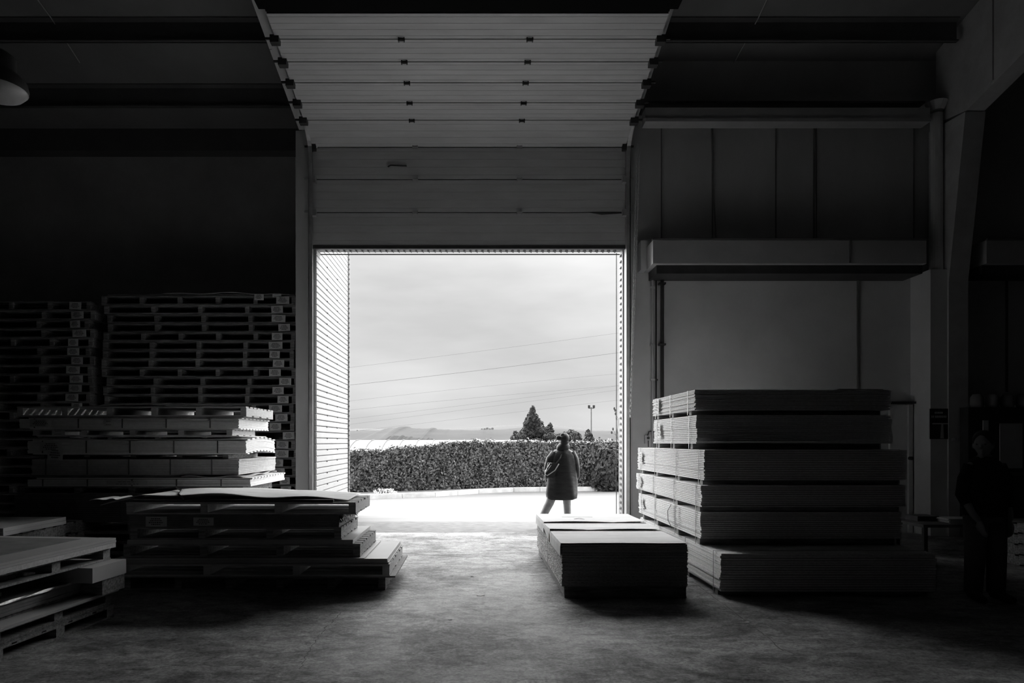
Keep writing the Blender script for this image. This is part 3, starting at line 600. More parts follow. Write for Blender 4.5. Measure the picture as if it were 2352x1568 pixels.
# --- foreground left stack (turned a little)
RZ = math.radians(-6.0); FX, FY = -3.08, 5.87
def ploc(x_, y_):   # local (x to the right end, y away) about the far right corner
    c_, s_ = math.cos(RZ), math.sin(RZ); return (FX + x_ * c_ - y_ * s_, FY + x_ * s_ + y_ * c_)
def fpallet(dx, dy, z0, z1, lab, m='wood', nd_=8, ns=5):
    cx, cy = ploc(-.62 + dx, -1.25 + dy)
    # pallet's long side runs away from the viewer: stringers across
    r = empty('wooden_pallet', (cx, cy, z0), RZ, label=lab, cat='pallet', group='pallets in the near left stack')
    h = z1 - z0; tb = .02; bb_ = .017
    g = MB(); 
    for i in range(9): g.box(-.6, .6, -1.25 + i * .283, -1.25 + i * .283 + .236, h - tb, h - .001 * (i % 2))
    g.box(-.6, .6, -1.25, 1.25, h - tb, h - tb + .008); g.build('top_deck', m, r)
    g = MB(); [g.box(x_ - .05, x_ + .05, -1.25, 1.25, 0, bb_) for x_ in (-.55, 0, .55)]; g.build('bottom_deck', m, r)
    for i in range(ns):
        y_ = -1.2 + 2.4 * i / (ns - 1); MB().box(-.598, .598, y_ - .045, y_ + .045, bb_, h - tb).build('stringer', m, r)
    return r
fpallet(0, 0, 0, .105, 'bottom pallet of the near left stack standing on the floor')
fpallet(.0, -.02, .13, .222, 'pallet with scrap wood, second from the floor in near left stack', 'wood2')
def fbox(x0, x1, y0, y1, z0, z1, name, m, lab, cat, n=1, jit=.004):
    cx, cy = ploc((x0 + x1) / 2, (y0 + y1) / 2); r = empty(name, (cx, cy, z0), RZ, label=lab, cat=cat); g = MB(); t_ = (z1 - z0) / n
    for i in range(n):
        j = [random.uniform(-jit, jit) for _ in range(4)]; g.box(-(x1 - x0) / 2 + j[0], (x1 - x0) / 2 + j[1], -(y1 - y0) / 2 + j[2], (y1 - y0) / 2 + j[3], i * t_, (i + 1) * t_ - .0015)
    g.build('boards', m, r); return r
fbox(-1.2, -.02, -2.5, -.03, .1055, .1295, 'board_pack', 'wood2', 'thin boards between the two lowest pallets of the near left stack', 'board pack', 2, .012)
fbox(-1.22, .02, -2.5, .0, .2225, .246, 'board_pack', 'laminate', 'smooth board sheets jutting from the lower near left stack', 'board pack', 2, .006)
fbox(-1.22, -.16, -2.5, -.12, .2465, .275, 'board_pack', 'wood2', 'loose plank offcuts resting on the smooth sheets of near left stack', 'board pack', 2, .02)
fbox(-1.2, -.12, -2.5, -.28, .2755, .372, 'board_pack', 'darkpack', 'film wrapped dark pack in the middle of the near left stack', 'board pack', 4, .004)
def wrap(u, v_):
    y_ = -2.5 + 2.3 * v_; x_ = -.112 + .003 * math.sin(v_ * 23) + .012 * u; z_ = .381 - .016 * u + .003 * math.sin(v_ * 41 + u * 5); a, b_ = ploc(x_, y_); return (a, b_, z_)
tag(MB().grid(wrap, 5, 60, .002).build('stretch_film', 'film', smooth=True), 'glossy stretch film along the edge of the near left stack', 'stretch film')
def wad(u, v_):
    a_, b_ = u * 2 * math.pi, v_ * math.pi; r_ = .05 * (1 + .35 * math.sin(a_ * 5 + b_ * 3) * math.sin(b_)); a, b2 = ploc(-.12 + r_ * math.cos(a_) * math.sin(b_) * 1.3, -.26 + r_ * math.sin(a_) * math.sin(b_)); return (a, b2, .42 + r_ * .9 * math.cos(b_))
fbox(-1.2, -.3, -2.5, -.9, .3725, .40, 'board_pack', 'wood2', 'short boards on the film wrapped pack of the near left stack', 'board pack', 1)
fbox(-.36, .06, -.28, .02, .2465, .372, 'wood_block', 'wood2', 'dark wood block under the far corner of the near left stack', 'wood block')
fbox(-.42, .08, -.42, .02, .3725, .495, 'wood_block', 'laminate', 'square block with lit top at the far corner of near left stack', 'wood block')
tag(MB().grid(wad, 24, 12, .001).build('film_wad', 'film'), 'crumpled glossy film wad at the corner of the near left stack', 'plastic film')
fbox(-1.2, -.45, -2.5, -.5, .4005, .495, 'board_pack', 'wood2', 'low dark boards under the upper pallet of near left stack', 'board pack', 3, .02)
fpallet(-.02, -.02, .4955, .60, 'upper pallet of the near left stack with splintered edge', 'wood')
fbox(-1.24, .0, -2.5, -.01, .6005, .64, 'board_pack', 'wood3', 'light wooden board with rough edge near the top of near left stack', 'board pack', 1, .004)
pk = fbox(-1.25, .0, -2.5, .0, .6405, .68, 'board_pack', 'laminate', 'smooth top boards of the near left stack with pale rim', 'board pack', 2, .004)
a, b_ = ploc(-.7, -1.3)
tp = MB().box(-.46, .46, -1.1, 1.18, 0, .004); to = tp.build('dark_panel', 'darkpack', loc=(a, b_, .6805)); to.rotation_euler = (0, 0, RZ); tag(to, 'thin dark panel lying on the smooth top of the near left stack', 'panel')

# --- small stack behind it at the left edge
GG = 'low pallets at the left edge'
for i in range(5):
    pallet(-7.0, -4.42 + .02 * (i % 2), 6.5, 7.7, i * .125, i * .125 + .124, 5, 'wood2', 'low pallet at the left edge, %s of its small stack' % ('topmost', 'second from top', 'third from top', 'fourth from top', 'lowest')[4 - i], GG)
pack(-6.9, -4.38, 6.35, 7.32, .625, .70, 2, 'smooth boards on the small stack at the left edge', 'laminate', jit=.006, straps=())

# ---------------------------------------------------------------- right corner: door, signs, equipment
d8 = struct(MB().box(PX(2042, 11.38), PX(2085, 11.38), 11.35, 11.4, 0, PZ(930, 11.38)).build('door_1', 'plaster'), 'narrow door in the right wall behind the chipboard stack')
MB().box(PX(2088, 11.3), PX(2097, 11.3), 11.3, 11.4, 0, PZ(928, 11.3)).build('door_frame', 'pipe', d8)
MB().tube([(PX(2092, 11.25), 11.28, PZ(1052, 11.3)), (PX(2092, 11.25), 11.22, PZ(1052, 11.3))], .03, 10).build('door_knob', 'dark', d8)
struct(MB().box(PX(2040, 11.3), PX(2108, 11.3), 11.25, 11.4, PZ(927, 11.3), PZ(922, 11.3)).build('trim_40', 'dark'))
s1 = empty('safety_sign', (7.406, 10.884, PZ(967, 10.884)), label='small dark sign with two lines of white lettering on the pilaster', cat='sign')
MB().box(-.143, .143, 0, .015, 0, .2).build('board', 'signb', s1)
g = MB(); x_ = -.07
for w_ in (.02, .016, .02, .018, .02): g.box(x_, x_ + w_, -.003, 0, .12, .15); x_ += w_ + .008
x_ = -.125
for w_ in (.018, .02, .0, .022, .018, .016, .02, .018, .02, .016): 
    if w_: g.box(x_, x_ + w_, -.003, 0, .055, .09)
    x_ += w_ + .008
g.build('lettering', 'signw', s1)
s2 = empty('letter_sign', (7.406, 10.884, PZ(1008, 10.884)), label='dark sign with a large white letter T on the pilaster', cat='sign')
MB().box(-.143, .143, 0, .015, 0, .31).build('board', 'signb', s2); g = MB(); g.box(-.11, .14, -.003, 0, .235, .255); g.prism([(.02, 0.01), (.075, .01), (.065, .235), (.035, .235)], 'y', -.003, 0); g.build('lettering', 'signw', s2)
s3 = MB()
for k_ in range(5): s3.box(PX(2187, 10.86) + k_ * .035, PX(2187, 10.86) + k_ * .035 + .025, 10.858, 10.868, PZ(1012, 10.86), PZ(1006, 10.86))
tag(s3.build('small_plate', 'pipe'), 'tiny marked plate on the concrete column behind the man', 'plate')
# machine / cabinet behind the man
cb = empty('steel_cabinet', (PX(2298, 10.66), 10.66, 0), label='tall dark steel cabinet with a pale window panel behind the man', cat='cabinet')
MB().box(-.50, 2.2, 0, .19, 0, PZ(935, 10.66)).build('body', 'dark', cb); MB().box(-.02, .33, -.02, 0, PZ(1075, 10.66), PZ(972, 10.66)).build('panel', 'pipe', cb); MB().box(-.28, -.20, -.02, 0, PZ(1080, 10.66), PZ(965, 10.66)).build('handle', 'pipe', cb)
MB().box(-.34, .55, -.015, 0, PZ(1092, 10.66), PZ(1084, 10.66)).build('ledge', 'purlin', cb)
for k_ in range(4):
    tag(MB().lathe([(.0, 0), (.08, 0), (.095, .05), (.09, .16), (.06, .21), (0, .21)], PX(2250, 10.7) + k_ * .24, 10.755, 14).build('paint_tub', 'roof', loc=(0, 0, PZ(935, 10.66)), smooth=True), 'rounded tub on the dark cabinet, %s from the left' % ORD[k_].replace('topmost', 'first'), 'tub', 'tubs on the cabinet')
tb_ = empty('work_table', (PX(2180, 9.4), 9.4, 0), label='low dark table beside the man with papers on it', cat='table')
MB().box(-.55, .6, -.3, .4, .36, .40).build('table_top', 'darkpack', tb_)
for x_ in (-.5, .55):
    for y_ in (-.25, .35): MB().box(x_ - .025, x_ + .025, y_ - .025, y_ + .025, 0, .36).build('leg', 'dark', tb_)
pp = MB()
for k_ in range(6): pp.box(-.2 + random.uniform(-.02, .02), .2 + random.uniform(-.02, .02), -.16, .16 + random.uniform(-.02, .02), k_ * .01, k_ * .01 + .009)
tag(pp.build('paper_stack', 'paper', loc=(PX(2195, 9.4), 9.4, .401)), 'loose stack of papers on the low dark table', 'papers')
tag(MB().box(-.15, .15, -.14, .14, 0, .07).build('flat_box', 'darkpack', loc=(PX(2150, 9.5) - .12, 9.62, .401)), 'flat dark box at the back of the low table', 'box')
for k_ in range(4): pallet(6.62, 8.1, 7.7 + .02 * k_, 8.8, k_ * .13, k_ * .13 + .128, 4, 'wood2', 'dark pallet behind the man at right, %s of four' % ('lowest', 'second', 'third', 'topmost')[k_], 'pallets behind the man')

# ---------------------------------------------------------------- floor marks and scraps
def crack(pts_, wd, nm, lab, mt='ink'):
    g = MB(); P = []
    for i in range(len(pts_) - 1):
        a, b2 = Vector(pts_[i]), Vector(pts_[i + 1]); n_ = 14
        for k_ in range(n_): P.append(a.lerp(b2, k_ / n_) + Vector((random.uniform(-.012, .012), random.uniform(-.012, .012))))
    P.append(Vector(pts_[-1]))
    for i in range(len(P) - 1):
        a, b2 = P[i], P[i + 1]; d_ = (b2 - a).normalized(); nn = Vector((-d_.y, d_.x)) * wd * random.uniform(.3, 1)
        g.add([(*(a - nn), .0012), (*(b2 - nn), .0012), (*(b2 + nn), .0012), (*(a + nn), .0012)], [(0, 1, 2, 3)])
    return struct(g.build(nm, mt), lab)
def fp(px, py): d = F * HC / (py - HY); return (PX(px, d), d)
M['crackm'] = mat('crack_dirt', .10, .9)
crack([fp(690, 1535), fp(712, 1490), fp(740, 1450), fp(790, 1400), fp(850, 1365)], .004, 'floor_line_1', 'irregular crack across the concrete floor', 'crackm')
crack([fp(1590, 1335), fp(1700, 1415), fp(1800, 1495)], .005, 'floor_line_2', 'straight expansion joint in the floor', 'crackm')
crack([fp(860, 1222.5), fp(1420, 1222.5)], .012, 'floor_line_3', 'threshold joint across the doorway', 'crackm')
for (px, py, s_, mt, lab) in ((1104, 1367, .05, 'white', 'small white paper scrap in the middle of the floor'), (1034, 1423, .02, 'paper', 'tiny pale scrap near the white paper on the floor'), (1084, 1324, .02, 'ink', 'dark chip on the floor between the stacks'), (1716, 1429, .025, 'paper', 'pale crumb beside the floor joint')):
    x_, y_ = fp(px, py)
    tag(MB().prism([(-s_ * .8, -s_ * .3), (-s_ * .1, -s_ * .6), (s_ * .8, -s_ * .2), (s_ * .6, s_ * .5), (-s_ * .6, s_ * .4)], 'z', .001, .004).build('litter_scrap', mt, loc=(x_, y_, 0)), lab, 'scrap')

# ---------------------------------------------------------------- outside
struct(MB().box(-30, 40, 12.9, 30, -.3, -.004).build('ground_yard', 'yard'), 'bright concrete yard outside the doorway')
struct(MB().box(-2.63, 40, 11.36, 12.9, -.3, -.003).build('ground_apron', 'strip'), 'worn grey strip of concrete outside the threshold')
kp = [(-7, 17.2), fp(845, 1146), fp(1000, 1140.5), fp(1100, 1133), fp(1180, 1129), fp(1300, 1127.5), (5.5, 21.1), (9, 21.2)]
kb = empty('kerb', (0, 0, 0)); tag(kb, kind='structure', label='low concrete kerb along the edge of the yard')
for i in range(len(kp) - 1):
    a, b2 = Vector(kp[i]), Vector(kp[i + 1]); n_ = max(1, round((b2 - a).length / 1.0))
    for k_ in range(n_):
        p, q_ = a.lerp(b2, k_ / n_ + .004), a.lerp(b2, (k_ + 1) / n_ - .004); dd = (q_ - p).normalized(); nn = Vector((-dd.y, dd.x)) * .16
        g = MB().prism([(p.x, p.y), (q_.x, q_.y), (q_.x + nn.x, q_.y + nn.y), (p.x + nn.x, p.y + nn.y)], 'z', -.02, .125); g.build('kerb_stone', 'kerb', kb)
so = MB(); vs = [(x_, y_ + .14, .09) for x_, y_ in kp] + [(x_, 26, .09) for x_, y_ in reversed(kp)]
so.add(vs, [tuple(range(len(vs)))]); struct(so.build('ground_soil', 'soil'), 'strip of soil behind the kerb')

def leaves(name, n, sampler, size, m, parent=None, loc=None, updown=0.0):
    P, Nn = sampler(n); n = len(P)
    a = RNG.normal(size=(n, 3)); a[:, 2] += updown; d = a / np.linalg.norm(a, axis=1)[:, None]
    d = d - Nn * (np.sum(d * Nn, axis=1)[:, None]) * .6; d /= np.linalg.norm(d, axis=1)[:, None]
    s_ = np.cross(d, Nn + RNG.normal(size=(n, 3)) * .5); s_ /= (np.linalg.norm(s_, axis=1)[:, None] + 1e-6)
    nn = np.cross(s_, d); L_ = (size * RNG.uniform(.6, 1.25, n))[:, None]; W_ = L_ * .26
    V = np.stack([P - d * L_ * .5, P + s_ * W_ - nn * L_ * .05, P + d * L_ * .5, P - s_ * W_ - nn * L_ * .05, P], axis=1).reshape(-1, 3)
    i = np.arange(n) * 5; T = np.stack([np.stack([i, i + 1, i + 2, i + 4], 1)[:, [0, 1, 2, 3]], np.stack([i, i + 4, i + 2, i + 3], 1)], 1).reshape(-1, 4)
    me = bpy.data.meshes.new(name); me.vertices.add(len(V)); me.vertices.foreach_set('co', V.astype(np.float32).ravel())
    me.loops.add(T.size); me.loops.foreach_set('vertex_index', T.ravel().astype(np.int32)); me.polygons.add(len(T)); me.polygons.foreach_set('loop_start', np.arange(0, T.size, 4, dtype=np.int32))
    me.update(calc_edges=True); me.validate(); me.materials.append(M[m]); return link(name, me, parent, False, loc)
# hedge: path of the front foot and its height
hp = np.array([(-7.0, 18.7, 1.12), (fp(845, 1133)[0] - .6, 19.1, 1.18), (-1.6, 19.9, 1.36), (-.3, 20.7, 1.50), (1.0, 21.2, 1.48), (2.2, 21.35, 1.50), (3.2, 21.4, 1.48), (6.5, 21.6, 1.50)])
def hedge_at(x_): return np.interp(x_, hp[:, 0], hp[:, 1]), np.interp(x_, hp[:, 0], hp[:, 2])
hg = MB(); xs = np.linspace(-7, 6.5, 60); prof = []
for x_ in xs:
    y_, h = hedge_at(x_); h -= .06; prof.append([(x_, y_ + .08, .05), (x_, y_ + .07, h * .6), (x_, y_ + .16, h - .05), (x_, y_ + .4, h), (x_, y_ + 1.1, h - .02), (x_, y_ + 1.3, .05)])
vs = [p for r_ in prof for p in r_]; hg.add(vs, [(i * 6 + j, i * 6 + j + 1, (i + 1) * 6 + j + 1, (i + 1) * 6 + j) for i in range(59) for j in range(5)] + [(0, 1, 2, 3, 4, 5), tuple(59 * 6 + j for j in range(5, -1, -1))])
ho = hg.build('hedge', 'core'); tag(ho, 'dense clipped laurel hedge behind the kerb', 'hedge')
def hs(n):
    x_ = RNG.uniform(-7, 6.4, n); y_, h = hedge_at(x_); top = RNG.random(n) < .28; lump = .05 * np.sin(x_ * 5.1) + .04 * np.sin(x_ * 13 + 1)
    u = RNG.random(n); dep = RNG.uniform(-.08, .07, n)
    z_ = np.where(top, h + RNG.uniform(-.08, .05, n) + lump * .5 + (RNG.random(n) < .05) * RNG.uniform(0, .09, n), .1 + (h - .1) * u)
    yy = np.where(top, y_ + RNG.uniform(0, 1.1, n), y_ + dep + lump * np.sin(u * 7 + x_) + .1 * u ** 4 + .0)
    P = np.stack([x_, yy, z_], 1); Nn = np.where(top[:, None], np.array([0, -.2, 1.]), np.array([0, -1., .25])); return P, Nn / np.linalg.norm(Nn, axis=1)[:, None]
tag(leaves('foliage', 42000, hs, .105, 'leafA', ho, updown=.3), kind='stuff')
# shaggier shrub at the right end of the hedge
def blob(cx, cy, cz, rx, ry, rz_, tall_=1.0):
    def f(n):
        v_ = RNG.normal(size=(n, 3)); v_ /= np.linalg.norm(v_, axis=1)[:, None]; rr = RNG.uniform(.72, 1.06, n)[:, None]
        lump = 1 + .12 * np.sin(v_[:, 0:1] * 6 + cx) * np.cos(v_[:, 2:3] * 7)
        P = v_ * rr * lump * np.array([rx, ry, rz_]) + np.array([cx, cy, cz]); return P, v_
    return f
def ell(mb, cx, cy, cz, rx, ry, rz_, nu=14, nv=9):
    vs = [(cx + rx * math.sin(math.pi * j / nv) * math.cos(2 * math.pi * i / nu), cy + ry * math.sin(math.pi * j / nv) * math.sin(2 * math.pi * i / nu), cz + rz_ * math.cos(math.pi * j / nv)) for j in range(nv + 1) for i in range(nu)]
    return mb.add(vs, [(j * nu + i, j * nu + (i + 1) % nu, (j + 1) * nu + (i + 1) % nu, (j + 1) * nu + i) for j in range(nv) for i in range(nu)])
sh = ell(MB(), 4.15, 20.95, .62, .42, .3, .66).build('shrub', 'core'); tag(sh, 'loose leafy shrub at the right end of the hedge', 'shrub')
tag(leaves('foliage', 2600, blob(4.15, 20.95, .66, .62, .42, .76), .15, 'leafC', sh, updown=.8), kind='stuff')
ps = MB().box(3.60, 3.66, 20.9, 20.96, .09, 1.38); tag(ps.build('fence_post', 'bark'), 'thin post between the hedge and the loose shrub', 'post')
fl = ell(MB(), PX(885, 18.6), 18.55, .11, .22, .14, .09).build('flowering_plant', 'leafC'); tag(fl, 'low white flowering plant behind the kerb', 'flowering plant')
tag(leaves('blossom', 700, blob(PX(885, 18.6), 18.55, .12, .32, .18, .13), .04, 'flower', fl), kind='stuff')
# trees
def tree(name, px, d, ytop, ybase_z, blobs, n, size, m, lab, trunk_r=.1, cat='tree'):
    x_ = PX(px, d); zt_ = PZ(ytop, d)
    r = empty(name, (x_, d, ybase_z), label=lab, cat=cat); H = zt_ - ybase_z
    MB().tube([(0, 0, 0), (0, 0, H * .5), (0, 0, H * .93)], [trunk_r, trunk_r * .7, trunk_r * .1], 8).build('trunk', 'bark', r)
    def f(nn):
        Ps, Ns = [], []; tot = sum(q_[3] * q_[5] for q_ in blobs)
        for (bx, by, bz, rx, ry, rz_) in blobs:
            a, b2 = blob(bx, by, bz, rx, ry, rz_)(int(nn * rx * rz_ / tot)); Ps.append(a); Ns.append(b2)
        return np.concatenate(Ps), np.concatenate(Ns)
    cc = MB()
    for q_ in blobs: ell(cc, q_[0], q_[1], q_[2], q_[3] * .62, q_[4] * .62, q_[5] * .66, 10, 6)
    cc.build('branches', 'core' if m == 'leafB' else 'bark', r)
    tag(leaves('foliage', n, f, size, m, r, updown=.2), kind='stuff'); return r
dC = 40; GZ = -1.5; k_ = dC / F
def bpx(px, py, rxp, ryp, base=1222): return ((px - base) * k_, random.uniform(-.3, .3), (HY - py) * k_ + HC - GZ, rxp * k_, rxp * k_, ryp * k_)
cb_ = [bpx(1222, 946, 7, 13), bpx(1222, 962, 14, 14), bpx(1214, 974, 12, 14), bpx(1234, 976, 14, 14), bpx(1218, 995, 24, 18), bpx(1242, 992, 20, 14), bpx(1258, 990, 14, 10), bpx(1264, 980, 5, 8), bpx(1196, 1006, 18, 12), bpx(1183, 998, 5, 8), bpx(1178, 1008, 6, 8), bpx(1262, 1006, 20, 12), bpx(1220, 1025, 46, 18), bpx(1207, 982, 5, 8), bpx(1230, 955, 6, 5)]
tree('conifer_tree', 1222, dC, 930, GZ, cb_, 15000, .17, 'leafB', 'bushy conifer rising above the hedge left of the person', .12)
dC = 55; k_ = dC / F
tree('round_tree', 1306, dC, 990, GZ, [bpx(1308, 1006, 22, 18, 1306), bpx(1322, 1008, 14, 16, 1306), bpx(1288, 1008, 12, 14, 1306), bpx(1306, 1030, 20, 18, 1306)], 5000, .22, 'leafC', 'rounded tree directly behind the head of the person')
dC = 60; k_ = dC / F
tree('small_fir_tree', 1352, dC, 986, GZ, [bpx(1352, 994, 5, 8, 1352), bpx(1352, 1002, 9, 9, 1352), bpx(1354, 1010, 12, 9, 1352), bpx(1353, 1028, 12, 14, 1352)], 3500, .22, 'leafB', 'small dark fir tree beside the floodlight pole')
dC = 50; k_ = dC / F
tree('low_bush', 1336, dC, 1012, GZ, [bpx(1338, 1020, 14, 8, 1336), bpx(1330, 1030, 18, 14, 1336)], 1600, .2, 'leafC', 'low round bush between the rounded tree and the fir', .05, 'bush')
# twigs at the right edge
tw = MB()
for (a, b2) in (((1418, 1000), (1413, 942)), ((1418, 965), (1411, 938)), ((1420, 1010), (1408, 985)), ((1416, 1000), (1405, 993)), ((1419, 960), (1414, 950))):
    tw.tube([(PX(a[0], 22), 22, PZ(a[1], 22)), (PX(b2[0], 22), 22, PZ(b2[1], 22))], [.006, .003], 4)
    ell(tw, PX(b2[0], 22), 22, PZ(b2[1], 22), .03, .01, .05, 6, 4)
tw.tube([(PX(1420, 22), 22, .09), (PX(1418, 22), 22, PZ(1000, 22)), (PX(1420, 22), 22, PZ(960, 22))], [.012, .008, .005], 5)
tag(tw.build('sapling', 'bark'), 'thin sapling with few leaves at the right edge of the opening', 'sapling')
# floodlight pole
fq = empty('floodlight_pole', (PX(1358, 100), 100, GZ), label='tall thin pole with two floodlights beyond the hedge', cat='floodlight')
MB().tube([(0, 0, 0), (0, 0, PZ(935, 100) - GZ)], [.14, .09], 8).build('pole', 'joint', fq); MB().box(-.4, .4, -.04, .04, PZ(938, 100) - GZ, PZ(938, 100) - GZ + .08).build('crossbar', 'dark', fq)
for s_ in (-.35, .35): MB().box(s_ - .17, s_ + .17, -.15, .12, PZ(937, 100) - GZ, PZ(937, 100) - GZ + .42).build('floodlight', 'dark', fq)
# polytunnel
pt = empty('polytunnel', (-6, 34, GZ), label='long white ribbed polytunnel roof behind the hedge', cat='polytunnel'); R0, Hh = 5.0, PZ(1010.5, 34) - GZ
def arc(x_, r_=1.0): return [(x_, -R0 * math.cos(math.pi * a / 28) * r_, Hh * r_ * math.sin(math.pi * a / 28) ** .8) for a in range(29)]
g = MB(); xs_ = np.linspace(-14, 9, 2); vs = arc(-14) + arc(9); g.add(vs, [(i, i + 1, 29 + i + 1, 29 + i) for i in range(28)] + [tuple(range(29)), tuple(range(57, 28, -1))]); g.build('film_cover', 'poly', pt)
g = MB(); x_ = -14
while x_ < 9.01: g.tube(arc(x_, 1.004), .032, 5); x_ += .75
g.build('hoops', 'hoop', pt)
struct(MB().box(-700, 900, 26, 2600, -2.2, GZ).build('ground_field', 'field'), 'flat fields beyond the hedge')
struct(MB().box(-30, 40, 25.8, 30.0, -1.6, -.35).build('ground_bank', 'soil'))
# hills
def ridge(name, pts_, d, depth, m, lab, rough_=1.0, nx=260):
    xs_ = np.array([p[0] for p in pts_], float); ys = np.array([p[1] for p in pts_], float); g = MB(); P = np.linspace(xs_[0], xs_[-1], nx); rows = 8; vs = []
    prof = np.interp(P, xs_, ys); rn = np.random.default_rng(int(d)); nzv = np.convolve(rn.normal(size=nx + 4), np.ones(5) / 5, 'valid') * rough_ + np.abs(rn.normal(size=nx)) * rough_ * .5 * (np.sin(P * .07) > -.2)
    for j in range(rows + 1):
        f_ = j / rows; dd = d - depth * (1 - f_)
        for i in range(nx):
            zt_ = PZ(prof[i] - nzv[i] * f_, d); vs.append((PX(P[i], d), dd, GZ + (zt_ - GZ) * (math.sin(f_ * math.pi / 2) ** 1.3)))
    o = len(vs); vs += [(PX(p, d), d + depth * .5, GZ) for p in P]
    fs = [(j * nx + i, j * nx + i + 1, (j + 1) * nx + i + 1, (j + 1) * nx + i) for j in range(rows) for i in range(nx - 1)] + [(rows * nx + i, rows * nx + i + 1, o + i + 1, o + i) for i in range(nx - 1)]
    g.add(vs, fs); return struct(g.build(name, m, smooth=False), lab)
ridge('hills_far', [(500, 985), (800, 986), (860, 984), (960, 990), (1190, 975), (1260, 976), (1330, 984), (1440, 988), (1700, 984)], 2400, 700, 'hill2', 'pale farthest hills on the horizon', .5)
ridge('hills', [(500, 990), (806, 990), (850, 988), (895, 988), (903, 983), (925, 981), (933, 978), (945, 983), (975, 985), (1003, 983), (1006, 987), (1060, 987), (1100, 988), (1150, 986), (1200, 982), (1270, 985), (1330, 990), (1420, 992), (1700, 992)], 1500, 500, 'hill', 'low grey hills beyond the fields', 1.0)
ridge('woodland', [(870, 1013), (884, 1006), (900, 1003), (925, 1000), (945, 1003), (965, 1005), (985, 1007), (1000, 1010), (1010, 1013)], 500, 60, 'wood_far', 'dark belt of woodland before the hills', 1.6, 120)
HZ = [(812, 992), (822, 990), (835, 993), (846, 991), (857, 992), (900, 991), (906, 994), (911, 990), (917, 993), (922, 990), (928, 992), (1016, 991), (1040, 995), (1066, 992), (1084, 997), (1107, 986), (1113, 986), (1119, 985), (1125, 986), (1131, 985)]
for k_, (px, py) in enumerate(HZ):
    d = 1490 - (993 - py) * 0 - (60 if py > 990 else 20); s_ = 1.9 + (k_ * 7 % 5) * .22; g = MB().box(-s_, s_, -3, 3, -6, s_ * .7); g.prism([(-s_ - .3, s_ * .7), (s_ + .3, s_ * .7), (0, s_ * 1.2)], 'y', -3.2, 3.2)
    o = g.build('distant_house', 'house', loc=(PX(px, d), d, PZ(py, d)))
    where = 'on the left slope of the far hills' if px < 870 else 'in the cluster on the low hilltop' if px < 940 else 'scattered along the middle of the far hillside' if px < 1100 else 'in the row on the ridge left of the conifer'
    tag(o, 'tiny pale distant house ' + where, 'house', 'houses ' + where)

# overhead cables
cabs = [((600, 905), (905, 873), (1600, 785)), ((600, 868), (850, 838), (1600, 740)), ((600, 963), (875, 934), (1600, 872)), ((600, 985), (810, 961), (1600, 862)), ((600, 1000), (830, 971), (1600, 872)), ((600, 1015), (890, 981), (1600, 897)), ((600, 945), (870, 913), (1600, 843))]
names_ = ('thicker overhead cable highest but one, crossing the sky', 'faint overhead cable, topmost of those crossing the sky', 'faint overhead cable crossing just above the low cloud', 'overhead cable crossing left above the hills, middle of three', 'overhead cable just below the middle one above the hills', 'lowest overhead cable passing the tip of the conifer', 'faint overhead cable between the thick one and low cloud')
for i, (a, m_, b2) in enumerate(cabs):
    d = 60 + i * 2; P = []
    for k_ in range(25):
        t_ = k_ / 24; px = a[0] + (b2[0] - a[0]) * t_
        tm = (m_[0] - a[0]) / (b2[0] - a[0]); lin = a[1] + (b2[1] - a[1]) * t_; sag = (m_[1] - (a[1] + (b2[1] - a[1]) * tm)) / max(1e-6, 4 * tm * (1 - tm)); P.append((PX(px, d), d, PZ(lin + sag * 4 * t_ * (1 - t_), d)))
    tag(MB().tube(P, .017 if i == 0 else .010, 4).build('overhead_cable', 'cable'), names_[i], 'cable', 'cables crossing the sky')

